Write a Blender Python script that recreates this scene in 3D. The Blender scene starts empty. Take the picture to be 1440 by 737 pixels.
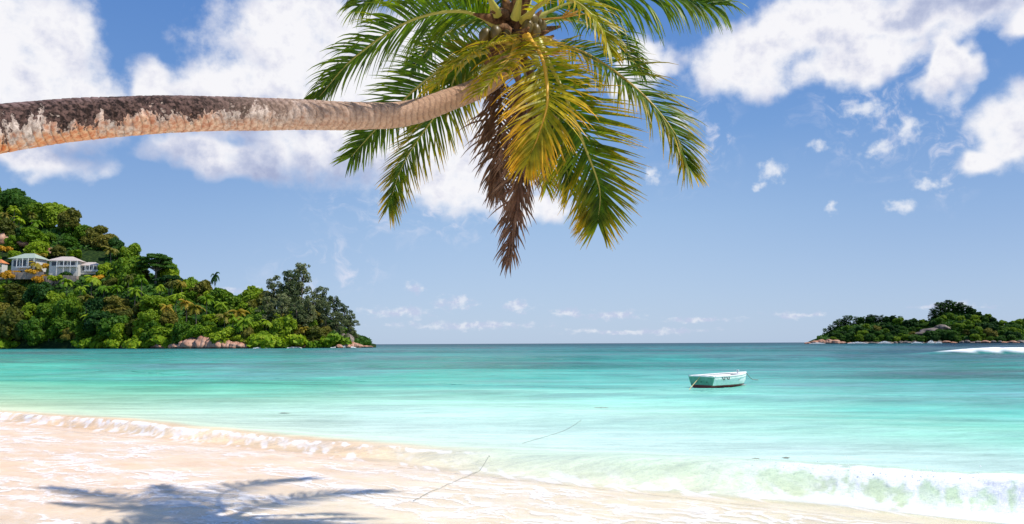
import bpy, bmesh, math, random
import numpy as np
from mathutils import Vector, Matrix, noise as mnoise
random.seed(7); rng = np.random.default_rng(7)
import time; _t0 = time.time()
def tick(n): print('T', n, round(time.time() - _t0, 1), flush=True)
SC = bpy.context.scene; COL = SC.collection
R = math.radians

# ------------------------------------------------------------------ camera
CAM = Vector((0, 0, 2.0)); FPX = 1028.0; PITCH = R(6.37); ROLL = R(0.25)
_f = Vector((0, math.cos(PITCH), math.sin(PITCH))); _r = Vector((1, 0, 0)); _u = _r.cross(_f)
_rr = _r * math.cos(ROLL) - _u * math.sin(ROLL); _uu = _u * math.cos(ROLL) + _r * math.sin(ROLL)
def ray(px, py):
    return (_f * FPX + _rr * (px - 720) + _uu * (368.5 - py)).normalized()
def at(px, py, Y):
    d = ray(px, py); return CAM + d * (Y / d.y)
def ground(px, py, z=0.0):
    d = ray(px, py); return CAM + d * ((z - CAM.z) / d.z)
def proj(p):
    v = Vector(p) - CAM; w = v.dot(_f)
    return 720 + v.dot(_rr) / w * FPX, 368.5 - v.dot(_uu) / w * FPX
cd = bpy.data.cameras.new('camera'); cam = bpy.data.objects.new('camera', cd); COL.objects.link(cam)
cd.sensor_width = 36; cd.lens = 36 * FPX / 1440; cd.clip_end = 40000; cd.clip_start = 0.05
m = Matrix((_rr, _uu, -_f)).transposed().to_4x4(); m.translation = CAM; cam.matrix_world = m
SC.camera = cam
SC.view_settings.view_transform = 'Standard'; SC.view_settings.look = 'None'; SC.view_settings.exposure = 0

# ------------------------------------------------------------------ node helper
class NT:
    def __init__(s, tree): s.t = tree; s.n = tree.nodes; s.l = tree.links
    def new(s, typ, **kw):
        n = s.n.new(typ)
        for k, v in kw.items(): setattr(n, k, v)
        return n
    def put(s, sock, v):
        if v is None: return
        if isinstance(v, bpy.types.NodeSocket): s.l.new(v, sock)
        else:
            if isinstance(v, (tuple, list)) and len(v) == 3 and sock.type == 'RGBA': v = (*v, 1)
            sock.default_value = v
    def math(s, op, a, b=None, c=None, clamp=False):
        n = s.new('ShaderNodeMath', operation=op, use_clamp=clamp)
        for i, v in enumerate((a, b, c)): s.put(n.inputs[i], v)
        return n.outputs[0]
    def vec(s, op, a, b=None, c=None):
        n = s.new('ShaderNodeVectorMath', operation=op)
        for i, v in enumerate((a, b, c)): s.put(n.inputs[i], v)
        return n.outputs['Value'] if op in ('LENGTH', 'DOT_PRODUCT') else n.outputs[0]
    def mix(s, f, a, b, mode='MIX'):
        n = s.new('ShaderNodeMix', data_type='RGBA', blend_type=mode)
        s.put(n.inputs[0], f); s.put(n.inputs[6], a); s.put(n.inputs[7], b); return n.outputs[2]
    def ramp(s, f, stops, interp='LINEAR'):
        n = s.new('ShaderNodeValToRGB'); n.color_ramp.interpolation = interp; e = n.color_ramp.elements
        while len(e) < len(stops): e.new(0.5)
        for el, (p, c) in zip(e, stops):
            el.position = p; el.color = (*c, 1) if isinstance(c, (tuple, list)) else (c, c, c, 1)
        s.put(n.inputs[0], f); return n.outputs[0]
    def smooth(s, v, lo, hi, a=0.0, b=1.0):
        n = s.new('ShaderNodeMapRange', interpolation_type='SMOOTHSTEP')
        for i, x in enumerate((v, lo, hi, a, b)): s.put(n.inputs[i], x)
        return n.outputs[0]
    def noise(s, v, scale, detail=4, rough=.55, dist=0.0, out=0):
        n = s.new('ShaderNodeTexNoise'); s.put(n.inputs['Vector'], v); n.inputs['Scale'].default_value = scale
        n.inputs['Detail'].default_value = detail; n.inputs['Roughness'].default_value = rough
        n.inputs['Distortion'].default_value = dist; return n.outputs[out]
    def mapping(s, v, scale=(1, 1, 1), rot=(0, 0, 0), loc=(0, 0, 0)):
        n = s.new('ShaderNodeMapping'); s.put(n.inputs[0], v); n.inputs['Scale'].default_value = scale
        n.inputs['Rotation'].default_value = rot; n.inputs['Location'].default_value = loc; return n.outputs[0]
    def attr(s, name, vec=False):
        n = s.new('ShaderNodeAttribute', attribute_name=name); return n.outputs['Color' if vec else 'Fac']
    def bump(s, h, strength, dist, normal=None):
        n = s.new('ShaderNodeBump'); s.put(n.inputs['Height'], h); n.inputs['Strength'].default_value = strength
        n.inputs['Distance'].default_value = dist
        if normal is not None: s.put(n.inputs['Normal'], normal)
        return n.outputs[0]
    def bsdf(s, col, rough=.7, spec=.3, normal=None, **kw):
        n = s.new('ShaderNodeBsdfPrincipled'); s.put(n.inputs['Base Color'], col); s.put(n.inputs['Roughness'], rough)
        s.put(n.inputs['Specular IOR Level'], spec)
        if normal is not None: s.put(n.inputs['Normal'], normal)
        for k, v in kw.items(): s.put(n.inputs[k], v)
        return n.outputs[0]
    def out(s, sh):
        o = s.new('ShaderNodeOutputMaterial'); s.l.new(sh, o.inputs[0])
    def coord(s, k='Object'): return s.new('ShaderNodeTexCoord').outputs[k]
    def pos(s): return s.new('ShaderNodeNewGeometry').outputs['Position']
def mat(name):
    m = bpy.data.materials.new(name); m.use_nodes = True; m.node_tree.nodes.clear(); return m, NT(m.node_tree)
def lin(r, g, b, k=1.0):
    f = lambda c: ((c / 255) / 12.92 if c < 10 else (((c / 255) + .055) / 1.055) ** 2.4) * k
    return (f(r), f(g), f(b))

# ------------------------------------------------------------------ sun + world (sky with clouds by direction)
SUN_AZ, SUN_EL = R(104), R(57)
sd = bpy.data.lights.new('sun', 'SUN'); sd.energy = 4.9; sd.angle = R(0.5); sd.color = (1, .95, .87)
so = bpy.data.objects.new('sun', sd); COL.objects.link(so)
SUND = Vector((math.sin(SUN_AZ) * math.cos(SUN_EL), math.cos(SUN_AZ) * math.cos(SUN_EL), math.sin(SUN_EL)))
so.rotation_euler = SUND.to_track_quat('Z', 'Y').to_euler(); so.location = (20, 0, 30)
W = bpy.data.worlds.new('World'); SC.world = W; W.use_nodes = True; W.node_tree.nodes.clear(); w = NT(W.node_tree)
sky = w.new('ShaderNodeTexSky', sky_type='NISHITA'); sky.sun_disc = False
sky.sun_elevation = SUN_EL; sky.sun_rotation = SUN_AZ; sky.air_density = 1.0; sky.dust_density = 0.6; sky.ozone_density = 2.0
def azel(px, py):
    d = ray(px, py); return math.degrees(math.atan2(d.x, d.y)), math.degrees(math.asin(d.z))
gen = w.coord('Generated')
sep = w.new('ShaderNodeSeparateXYZ'); w.put(sep.inputs[0], w.vec('NORMALIZE', gen))
X, Y, Z = sep.outputs
az = w.math('MULTIPLY', w.math('ARCTAN2', X, Y), 57.2958)
el = w.math('MULTIPLY', w.math('ARCSINE', Z), 57.2958)
cb = w.new('ShaderNodeCombineXYZ'); w.put(cb.inputs[0], az); w.put(cb.inputs[1], el); P0 = cb.outputs[0]
warp = w.noise(P0, .16, 3, .6, out=1)
P1 = w.vec('ADD', P0, w.vec('MULTIPLY', w.vec('SUBTRACT', warp, (.5, .5, .5)), (7, 5, 0)))
def blobs(lst, src, k=.35, g=1.0):
    acc = None
    for px, py, rx, ry in lst:
        a, e = azel(px, py); sx = g * abs(azel(px + rx, py)[0] - a); sy = g * abs(azel(px, py - ry)[1] - e)
        q = w.vec('MULTIPLY_ADD', src, (1 / sx, 1 / sy, 0), (-a / sx, -e / sy, 0))
        l = w.vec('LENGTH', q)
        if acc is None: acc = l
        else:
            n = w.new('ShaderNodeMath', operation='SMOOTH_MIN'); w.put(n.inputs[0], acc); w.put(n.inputs[1], l); n.inputs[2].default_value = k
            acc = n.outputs[0]
    return acc
BIG = [(20, 40, 120, 80), (60, 130, 120, 65), (225, 118, 38, 35), (330, 140, 90, 50), (430, 50, 110, 80), (480, 170, 150, 75),
       (640, 235, 120, 55), (745, 290, 45, 18), (320, 215, 90, 26), (30, 215, 110, 22), (560, 90, 110, 90), (600, 190, 150, 62),
       (1040, 75, 85, 55), (1150, 35, 110, 45), (1290, 25, 150, 38), (1215, 85, 90, 30), (1330, 95, 26, 50), (1430, 170, 60, 55), (1390, 215, 35, 22),
       (905, 95, 28, 45), (1480, 20, 90, 30),
       (-260, 60, 160, 90), (1700, 80, 120, 60), (-150, 250, 100, 20), (700, -300, 300, 120), (1900, -100, 200, 80)]
SMALL = [(1085, 240, 24, 16), (1265, 290, 26, 11), (1150, 205, 22, 10), (1215, 155, 34, 18), (1235, 210, 26, 14), (918, 246, 12, 14),
         (955, 172, 14, 20), (1280, 180, 18, 20), (1070, 262, 14, 8), (1170, 290, 12, 10), (1310, 262, 24, 10)]
LOW = [(728, 430, 26, 12), (640, 425, 34, 11), (582, 405, 14, 11), (800, 440, 30, 8), (860, 443, 50, 8), (560, 440, 60, 10), (660, 458, 120, 7),
       (1115, 443, 50, 6), (330, 408, 40, 7), (985, 450, 60, 5), (1340, 430, 70, 6), (900, 466, 120, 5)]
fb1 = w.noise(P0, .36, 9, .60); fb2 = w.noise(w.vec('ADD', P0, (41, 17, 0)), .25, 7, .55)
fbf = w.noise(w.vec('ADD', P0, (9, 3, 0)), 1.1, 7, .62)
dB = blobs(BIG, P1, .35, 1.12)
covB = w.math('MINIMUM', w.math('MULTIPLY', w.math('SUBTRACT', 1.0, dB), 1.35), .62)
covB = w.math('ADD', covB, w.math('MULTIPLY', w.math('SUBTRACT', fb1, .5), 1.9))
maskB = w.math('MULTIPLY', w.smooth(covB, -.38, .56), .97)
dS = blobs(SMALL, w.vec('ADD', P0, w.vec('MULTIPLY', w.vec('SUBTRACT', w.noise(P0, .6, 3, .6, out=1), (.5, .5, .5)), (2.4, 1.8, 0))), .15)
covS = w.math('ADD', w.math('SUBTRACT', 1.0, dS), w.math('MULTIPLY', w.math('SUBTRACT', fbf, .5), 2.4))
maskS = w.math('MULTIPLY', w.smooth(covS, -.1, 1.2), .85)
wr = w.smooth(blobs([(1240, 150, 130, 90), (980, 200, 60, 70), (1330, 200, 60, 90), (460, 380, 90, 40), (600, 300, 150, 50)], P1, .5), 1.4, .2)
wisp = w.math('MULTIPLY', w.math('MULTIPLY', wr, w.smooth(w.noise(w.mapping(P1, (.8, 1.0, 1)), .8, 7, .62), .46, .75)), .75)
dL = blobs(LOW, w.vec('ADD', P0, w.vec('MULTIPLY', w.vec('SUBTRACT', w.noise(P0, .8, 3, .6, out=1), (.5, .5, .5)), (1.6, .9, 0))), .2)
covL = w.math('ADD', w.math('SUBTRACT', 1.0, dL), w.math('MULTIPLY', w.math('SUBTRACT', w.noise(w.vec('MULTIPLY', P0, (.7, 1.5, 1)), 1.6, 5, .6), .5), 2.6))
maskL = w.math('MULTIPLY', w.smooth(covL, -.1, 1.0), .6)
# grey undersides: billow noise compared with itself a step toward the light, plus thick regions
fbs = w.noise(w.vec('ADD', P0, (-.9, -1.2, 0)), .36, 5, .6)
rel = w.math('SUBTRACT', fb1, fbs)
GREY = [(410, 235, 220, 45), (60, 190, 190, 45), (330, 170, 110, 30), (1320, 20, 170, 26)]
dG = blobs(GREY, P1, .4)
gr = w.smooth(dG, 1.3, .1)
shade = w.math('ADD', w.math('MULTIPLY', rel, 1.9), w.math('MULTIPLY', gr, .75), clamp=False)
shade = w.math('ADD', shade, w.math('MULTIPLY', w.math('SUBTRACT', fb2, .5), .3), clamp=True)
ccol = w.ramp(shade, [(0, lin(250, 249, 252)), (.25, lin(235, 235, 244)), (.6, lin(200, 206, 228)), (1, lin(168, 178, 210))])
# clear sky: the physical sky, graded to the photograph's blue
skyc = w.vec('MULTIPLY', w.vec('MULTIPLY', sky.outputs[0], (.1, .1, .1)), (.92, .97, 1.12))
hz = w.smooth(el, -2.0, 30.0)
target = w.ramp(hz, [(0, lin(190, 211, 238)), (.3, lin(164, 196, 234)), (.6, lin(124, 168, 224)), (1, lin(84, 136, 210))])
side = w.smooth(w.math('ABSOLUTE', w.math('SUBTRACT', az, 2.0)), 4.0, 34.0)
target = w.mix(w.math('MULTIPLY', w.math('MULTIPLY', side, .35), w.smooth(el, 0.0, 12.0, .3, 1.0)), target, lin(95, 140, 205))
skyc = w.mix(.8, skyc, target)
c = w.mix(maskL, skyc, w.mix(w.smooth(fbf, .42, .6), lin(200, 205, 232), lin(244, 244, 250)))
c = w.mix(wisp, c, lin(225, 228, 244))
c = w.mix(maskS, c, lin(240, 243, 250))
c = w.mix(maskB, c, ccol)
bg = w.new('ShaderNodeBackground'); w.put(bg.inputs[0], c); bg.inputs[1].default_value = 1.0
wo = w.new('ShaderNodeOutputWorld'); w.l.new(bg.outputs[0], wo.inputs[0])
try: W.cycles.sampling_method = 'MANUAL'; W.cycles.sample_map_resolution = 512
except Exception: pass

# ------------------------------------------------------------------ mesh helpers
def link(name, me, parent=None, ma=None):
    o = bpy.data.objects.new(name, me); COL.objects.link(o)
    if parent: o.parent = parent
    if ma is not None and me is not None and not me.materials: me.materials.append(ma)
    return o
def npmesh(name, V, F, smooth=True, attrs=None):
    V = np.asarray(V, dtype=np.float32); F = np.asarray(F, dtype=np.int32); k = F.shape[1]
    me = bpy.data.meshes.new(name); me.vertices.add(len(V)); me.vertices.foreach_set('co', V.ravel())
    me.loops.add(F.size); me.loops.foreach_set('vertex_index', F.ravel())
    me.polygons.add(len(F)); me.polygons.foreach_set('loop_start', np.arange(0, F.size, k, dtype=np.int32))
    me.polygons.foreach_set('loop_total', np.full(len(F), k, dtype=np.int32))
    me.polygons.foreach_set('use_smooth', np.full(len(F), smooth))
    for n, a in (attrs or {}).items():
        a = np.asarray(a, dtype=np.float32)
        if a.ndim == 1: at_ = me.attributes.new(n, 'FLOAT', 'POINT'); at_.data.foreach_set('value', a)
        else:
            at_ = me.attributes.new(n, 'FLOAT_COLOR', 'POINT'); at_.data.foreach_set('color', np.hstack([a, np.ones((len(a), 1), np.float32)]).ravel())
    me.update(); return me
def grid_faces(nr, nc, closed=False):
    i = np.arange(nr - 1)[:, None]; j = np.arange(nc if closed else nc - 1)[None, :]; j2 = (j + 1) % nc
    return np.stack([i * nc + j, i * nc + j2, (i + 1) * nc + j2, (i + 1) * nc + j], -1).reshape(-1, 4)
def top(o, label, cat, group=None, kind=None):
    o['label'] = label; o['category'] = cat
    if group: o['group'] = group
    if kind: o['kind'] = kind
    return o
def empty(name, loc=(0, 0, 0)):
    o = bpy.data.objects.new(name, None); COL.objects.link(o); o.location = loc; o.empty_display_size = .2; return o
def vnoise(x, y, seed=0):
    x = np.asarray(x, float); y = np.asarray(y, float); xi = np.floor(x).astype(np.int64); yi = np.floor(y).astype(np.int64)
    fx = x - xi; fy = y - yi; fx = fx * fx * (3 - 2 * fx); fy = fy * fy * (3 - 2 * fy)
    def h(a, b):
        n = (a * 374761393 + b * 668265263 + seed * 1442695041) & 0xffffffff
        n = ((n ^ (n >> 13)) * 1274126177) & 0xffffffff; n = n ^ (n >> 16); return (n & 0xffff) / 65535.0
    return (h(xi, yi) * (1 - fx) + h(xi + 1, yi) * fx) * (1 - fy) + (h(xi, yi + 1) * (1 - fx) + h(xi + 1, yi + 1) * fx) * fy * 1.0
def fbm(x, y, seed=0, o=4):
    x, y = np.broadcast_arrays(np.asarray(x, float), np.asarray(y, float))
    if x.size > 40000:
        xf = x.ravel(); yf = y.ravel(); out = np.empty(x.size, np.float32)
        for i in range(0, x.size, 20000): out[i:i + 20000] = fbm(xf[i:i + 20000], yf[i:i + 20000], seed, o)
        return out.reshape(x.shape)
    v = 0; a = .5; tot = 0
    for k in range(o): v = v + a * vnoise(x * 2 ** k, y * 2 ** k, seed + k); tot += a; a *= .5
    return v / tot
def sst(x, a, b):
    t = np.clip((x - a) / (b - a), 0, 1); return t * t * (3 - 2 * t)
def tube(path, rad, n=8, cap=True):
    path = [Vector(p) for p in path]; V = []; nrm = None
    for i, p in enumerate(path):
        T = (path[min(i + 1, len(path) - 1)] - path[max(i - 1, 0)]).normalized()
        if nrm is None: nrm = T.orthogonal().normalized()
        nrm = (nrm - T * nrm.dot(T)).normalized(); B = T.cross(nrm); r = rad[i] if hasattr(rad, '__len__') else rad
        for k in range(n):
            a = 2 * math.pi * k / n; V.append(p + (nrm * math.cos(a) + B * math.sin(a)) * r)
    F = grid_faces(len(path), n, True).tolist()
    if cap: F += [list(range(n))[::-1], [(len(path) - 1) * n + k for k in range(n)]]
    return [tuple(v) for v in V], F
def pymesh(name, V, F, smooth=False):
    me = bpy.data.meshes.new(name); me.from_pydata(V, [], F)
    if smooth: me.polygons.foreach_set('use_smooth', [True] * len(me.polygons))
    me.update(); return me
class MB:
    def __init__(s): s.V = []; s.F = []
    def add(s, V, F):
        o = len(s.V); s.V += [tuple(v) for v in V]; s.F += [[i + o for i in f] for f in F]; return s
    def box(s, x0, x1, y0, y1, z0, z1):
        V = [(x, y, z) for z in (z0, z1) for y in (y0, y1) for x in (x0, x1)]
        return s.add(V, [[0, 2, 3, 1], [4, 5, 7, 6], [0, 1, 5, 4], [1, 3, 7, 5], [3, 2, 6, 7], [2, 0, 4, 6]])
    def tube(s, path, rad, n=8): return s.add(*tube(path, rad, n))
    def build(s, name, ma, parent=None, smooth=False): return link(name, pymesh(name, s.V, s.F, smooth), parent, ma)
def catmull(pts, n):
    pts = [Vector(p) for p in pts]; pts = [pts[0] * 2 - pts[1]] + pts + [pts[-1] * 2 - pts[-2]]; out = []
    m = len(pts) - 3
    for i in range(n):
        u = i / (n - 1) * m; k = min(int(u), m - 1); t = u - k; a, b, c_, d = pts[k:k + 4]
        out.append(.5 * ((2 * b) + (c_ - a) * t + (2 * a - 5 * b + 4 * c_ - d) * t * t + (3 * b - a - 3 * c_ + d) * t ** 3))
    return out

# ------------------------------------------------------------------ shore frame: origin on the foot of the shore wave
O2 = np.array([-2.9, 13.4]); NV = np.array([.525, .851]); TV = np.array([.851, -.525])
def to_st(x, y): return (x - O2[0]) * NV[0] + (y - O2[1]) * NV[1], (x - O2[0]) * TV[0] + (y - O2[1]) * TV[1]
def sand_z(s): return np.where(s < 0, -s * .035, np.maximum(-s * .1, -6.0))

tick('sand')
# sand sheet
def spaced(lo, hi, core, step, g=1.08):
    a = [0.0]; st = step
    while a[-1] < hi:
        if a[-1] > core: st *= g
        a.append(a[-1] + st)
    b = [0.0]; st = step
    while b[-1] < -lo:
        if b[-1] > core: st *= g
        b.append(b[-1] + st)
    return np.array([-v for v in b[:0:-1]] + a)
ss = spaced(-300, 15000, 14, .25, 1.09); tt = spaced(-15000, 15000, 18, .25, 1.09)
T_, S_ = np.meshgrid(tt, ss)
xx = O2[0] + S_ * NV[0] + T_ * TV[0]; yy = O2[1] + S_ * NV[1] + T_ * TV[1]
zz = sand_z(S_); zz = np.where(S_ < -16, 16 * .035 + (-S_ - 16) * .01, zz)
m_, n_ = mat('sand')
p_ = n_.pos()
b1 = n_.noise(p_, 2.2, 6, .6); b2 = n_.noise(p_, 60, 3, .6); 
colr = n_.mix(n_.smooth(b1, .3, .7), (.90, .70, .52), (.96, .82, .66))
colr = n_.mix(n_.math('MULTIPLY', b2, .12), colr, (.62, .45, .32))
n_.out(n_.bsdf(colr, .45, .35, n_.bump(n_.math('ADD', b1, n_.math('MULTIPLY', b2, .15)), .12, .02)))
o = link('beach_sand', npmesh('beach_sand', np.stack([xx, yy, zz], -1).reshape(-1, 3), grid_faces(len(ss), len(tt))), None, m_)
top(o, 'pale peach sand of the beach running down under the water', 'sand', kind='structure')

# ------------------------------------------------------------------ sea
def series(pieces):
    v = [pieces[0][0]]
    for a, b, d0, d1 in pieces:
        x = a
        while x < b:
            f = (x - a) / (b - a); x += d0 + (d1 - d0) * f; v.append(x)
    return np.array(v)
ss = series([(-11, -7, .25, .09), (-7, -.6, .10, .04), (-.6, 1.6, .018, .025), (1.6, 20, .04, .16), (20, 60, .10, .35), (60, 400, .35, 6), (400, 16000, 6, 900)])
tr = series([(0, 16, .032, .06), (16, 70, .05, .6), (70, 600, .6, 20), (600, 16000, 20, 1200)])
tl = series([(0, 15, .035, .06), (15, 60, .05, .35), (60, 700, .35, 12), (700, 16000, 12, 1200)])
tt = np.concatenate([-tl[:0:-1], tr])
T_, S_ = np.meshgrid(tt, ss)
print('grid', T_.shape, flush=True)
T_ = T_.astype(np.float32); S_ = S_.astype(np.float32)
x0 = O2[0] + S_ * NV[0] + T_ * TV[0]; y0 = O2[1] + S_ * NV[1] + T_ * TV[1]
wig = .55 * (fbm(T_ * .22, T_ * 0 + 3, 5, 3) - .5) * 1.3 + .14 * (fbm(T_ * 1.3, S_ * .2, 9, 3) - .5)
se = S_ + wig
amp = np.interp(T_, [-40, -16, -12, -8, -4, -1, 1, 3, 5, 7, 10, 16, 30], [.06, .09, .17, .21, .17, .14, .12, .16, .24, .32, .36, .38, .3])
amp = amp * (1 + .35 * (fbm(T_ * .9, T_ * 0, 21, 3) - .5))
wf = np.interp(T_, [-30, -14, -3, 0, 3, 5.5, 8, 14], [.42, .42, .46, .7, 1.2, 1.1, .85, .75])
up = sst(se, 0, wf); back = np.exp(-(np.maximum(se - wf, 0) / 1.5) ** 2)
wave = amp * np.where(se < wf, up, back)
rough = .035 * amp / .4 * (fbm(T_ * 14, S_ * 14, 33, 3) - .5) * sst(T_, 4, 7) * up * back
curl = -amp * np.interp(T_, [-12, 0, 4, 7], [.25, .2, .2, .4]) * np.where(se < wf, up ** 2, np.exp(-(np.maximum(se - wf, 0) / .35) ** 2))
# open water: long low swells with crests lying roughly along x, plus chop
swl = np.zeros_like(S_)
def swell(yc, slope, h_, wd, seed, x_lo=-1e9, x_hi=1e9, soft=20):
    yl = yc + slope * x0 + (fbm(x0 * .03 * 40 / yc, x0 * 0, seed, 3) - .5) * yc * .14
    q = (y0 - yl) / wd; prof = np.where(q < 0, np.exp(-(q / .55) ** 2), np.exp(-(q / 1.5) ** 2))
    return h_ * prof * (.45 + .9 * fbm(x0 * .05 * 50 / yc, y0 * 0, seed + 7, 3)) * sst(x0, x_lo, x_lo + soft) * (1 - sst(x0, x_hi, x_hi + soft))
swl += swell(62, -.03, .42, 4.5, 51) + swell(47, -.15, .26, 3.6, 52) + swell(86, 0, .55, 6, 53) + swell(172, .02, .6, 8, 54)
brk = swell(120, .0, .95, 3.2, 55, 64, 400, 16)
swl += brk + swell(210, 0, .6, 12, 56) + swell(300, .02, .6, 16, 57) + swell(29, -.3, .10, 2.2, 58) + swell(22, -.5, .07, 1.6, 59)
open_ = sst(S_, 1.5, 10)
chop = (fbm(x0 * .35, y0 * .9, 71, 4) - .5) * .10 * sst(S_, 1, 14) * (1 - sst(S_, 150, 400))
z0 = wave + rough + swl * open_ * (1 - sst(np.hypot(x0, y0), 420, 700)) + chop
film = sand_z(S_) + .010 + .014 * (fbm(T_ * 1.1, S_ * 2.2, 81, 4) - .35).clip(0)
z0 = np.maximum(z0 * sst(se, -.05, .05), film)
x1 = x0 + NV[0] * curl; y1 = y0 + NV[1] * curl
z0 = z0 - .0 * curl
# colour by depth (distance off the shore) and along it; bottom patches; swell-face dark and sky reflections painted in
kk = .86
def table(stops):
    s_ = np.log10(1 + np.array([a for a, _ in stops])); cc = np.array([lin(*c_) for _, c_ in stops]) * kk
    q = np.log10(1 + np.clip(se, 0, None)); return np.stack([np.interp(q, s_, cc[:, i]) for i in range(3)], -1)
Lc = table([(0, (255, 222, 185)), (.45, (253, 226, 190)), (.9, (240, 236, 200)), (2.5, (212, 232, 186)), (6, (165, 224, 186)), (12, (108, 210, 184)), (25, (78, 192, 174)), (60, (62, 166, 158)), (160, (42, 128, 134)), (600, (25, 95, 110)), (5000, (16, 60, 92))])
Mc = table([(0, (244, 236, 205)), (1.2, (226, 243, 214)), (3, (218, 242, 224)), (6, (206, 240, 226)), (10, (194, 241, 227)), (15, (160, 230, 216)), (26, (116, 202, 194)), (40, (80, 164, 162)), (60, (66, 148, 150)), (90, (46, 118, 130)), (200, (26, 86, 108)), (600, (14, 60, 88)), (5000, (8, 40, 74))])
Rc = table([(0, (222, 240, 190)), (.9, (206, 243, 206)), (2.0, (222, 247, 234)), (5, (206, 238, 226)), (8, (150, 228, 206)), (11, (142, 228, 208)), (16, (112, 208, 198)), (26, (98, 186, 188)), (34, (66, 156, 152)), (46, (22, 104, 94)), (58, (38, 132, 118)), (78, (52, 132, 138)), (110, (26, 94, 104)), (250, (16, 72, 92)), (5000, (8, 40, 74))])  # dark middle stops also paint in the swell-face band
a1 = sst(T_, -22, 0)[..., None]; a2 = sst(T_, 1, 14)[..., None]
wc = (Lc * (1 - a1) + Mc * a1) * (1 - a2) + Rc * a2
pat = fbm(x0 * .09, y0 * .28, 91, 5); pat2 = fbm(x0 * .25, y0 * .9, 95, 4)
pk = (sst(S_, 4, 12))[..., None]
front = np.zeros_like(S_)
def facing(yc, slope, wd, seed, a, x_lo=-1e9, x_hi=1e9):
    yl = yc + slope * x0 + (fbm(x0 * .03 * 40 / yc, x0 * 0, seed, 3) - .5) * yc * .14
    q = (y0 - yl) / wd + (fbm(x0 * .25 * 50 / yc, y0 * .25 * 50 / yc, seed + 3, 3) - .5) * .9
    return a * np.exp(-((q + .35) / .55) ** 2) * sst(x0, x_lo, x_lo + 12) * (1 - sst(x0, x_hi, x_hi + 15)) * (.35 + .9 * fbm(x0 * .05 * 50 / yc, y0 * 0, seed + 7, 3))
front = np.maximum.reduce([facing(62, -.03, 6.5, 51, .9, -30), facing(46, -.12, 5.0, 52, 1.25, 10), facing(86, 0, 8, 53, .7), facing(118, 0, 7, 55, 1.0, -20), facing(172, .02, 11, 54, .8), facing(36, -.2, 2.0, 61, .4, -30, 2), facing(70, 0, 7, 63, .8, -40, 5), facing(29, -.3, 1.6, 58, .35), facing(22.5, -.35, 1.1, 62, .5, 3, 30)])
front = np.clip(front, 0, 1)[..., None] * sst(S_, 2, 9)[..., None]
wc = wc * (1 - front * .85) + np.array([.02, .125, .105]) * front * .85  # viewer-facing swell faces darkened here in the water colour itself
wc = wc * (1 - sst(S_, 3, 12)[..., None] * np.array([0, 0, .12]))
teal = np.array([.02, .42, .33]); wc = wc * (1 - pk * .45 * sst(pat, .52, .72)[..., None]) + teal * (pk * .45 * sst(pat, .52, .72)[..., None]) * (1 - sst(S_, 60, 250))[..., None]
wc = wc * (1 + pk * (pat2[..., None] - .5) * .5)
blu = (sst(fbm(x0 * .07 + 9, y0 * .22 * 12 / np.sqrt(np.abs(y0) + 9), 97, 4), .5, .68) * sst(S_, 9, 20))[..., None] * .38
wc = wc * (1 - blu) + wc.mean(-1, keepdims=True) * np.array([.62, .95, 1.15]) * blu  # sky reflection painted as blue-grey patches in the water colour
sw_ = ((1 - sst(T_, -.5, 3.5)) * (1 - sst(se, wf * 1.05, wf * 1.05 + .7)) * (.55 + .6 * fbm(T_ * .8, S_ * .8, 99, 3)))[..., None]
wc = wc * (1 - sw_) + np.array([.88, .62, .38]) * sw_
# foam
st1 = fbm(T_ * 7, S_ * 1.6, 101, 4); st2 = fbm(T_ * 16, S_ * 10, 111, 3)
rightw = sst(T_, 5.4, 9.2)
fo = 1.0 * rightw * sst(se, -.35, -.05) * (1 - sst(se, wf + .12, wf + .35)) * sst(st1 * .6 + st2 * .25 + .15 * fbm(T_ * 3, S_ * 3, 104, 3) + .24 * sst(se, wf * .5, wf) + .2 * (1 - sst(se, .0, wf * .4)), .44, .60)
lipR = sst(T_, 1.0, 5.5) * np.exp(-((se + .02) / .16) ** 2) * sst(st1, .35, .6)
lipL = (1 - sst(T_, 1, 3)) * sst(T_, -17, -12) * np.exp(-((se - wf * .85 + .3 * (fbm(T_ * 2.5, S_ * 0, 123, 4) - .4)) / .12) ** 2) * sst(fbm(T_ * 7 + S_ * 5, S_ * 4, 121, 5), .36, .62) * .95
footL = np.exp(-((se + .1) / .45) ** 2) * sst(fbm(T_ * 6 + S_ * 6, S_ * 2.5, 131, 5), .47, .66) * .8
bf = sst(brk, .30, .55) * sst(fbm(x0 * .3, y0 * .8, 141, 3) + .25, .3, .5)
foam = np.clip(np.maximum.reduce([fo, lipR, lipL, footL, bf]), 0, 1)
thin = np.clip(.42 + sst(se, -.5, .25) * .58, 0, 1)
thin = thin * sst(S_, -10.5, -9)
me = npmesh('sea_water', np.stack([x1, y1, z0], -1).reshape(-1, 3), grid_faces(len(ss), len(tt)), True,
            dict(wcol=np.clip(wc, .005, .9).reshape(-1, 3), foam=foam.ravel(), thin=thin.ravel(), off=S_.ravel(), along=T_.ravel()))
m_, n_ = mat('sea_water')
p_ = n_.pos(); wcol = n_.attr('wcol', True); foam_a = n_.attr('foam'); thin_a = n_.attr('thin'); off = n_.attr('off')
cst = n_.new('ShaderNodeCombineXYZ'); n_.put(cst.inputs[0], n_.attr('along')); n_.put(cst.inputs[1], off); pst = cst.outputs[0]
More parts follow.
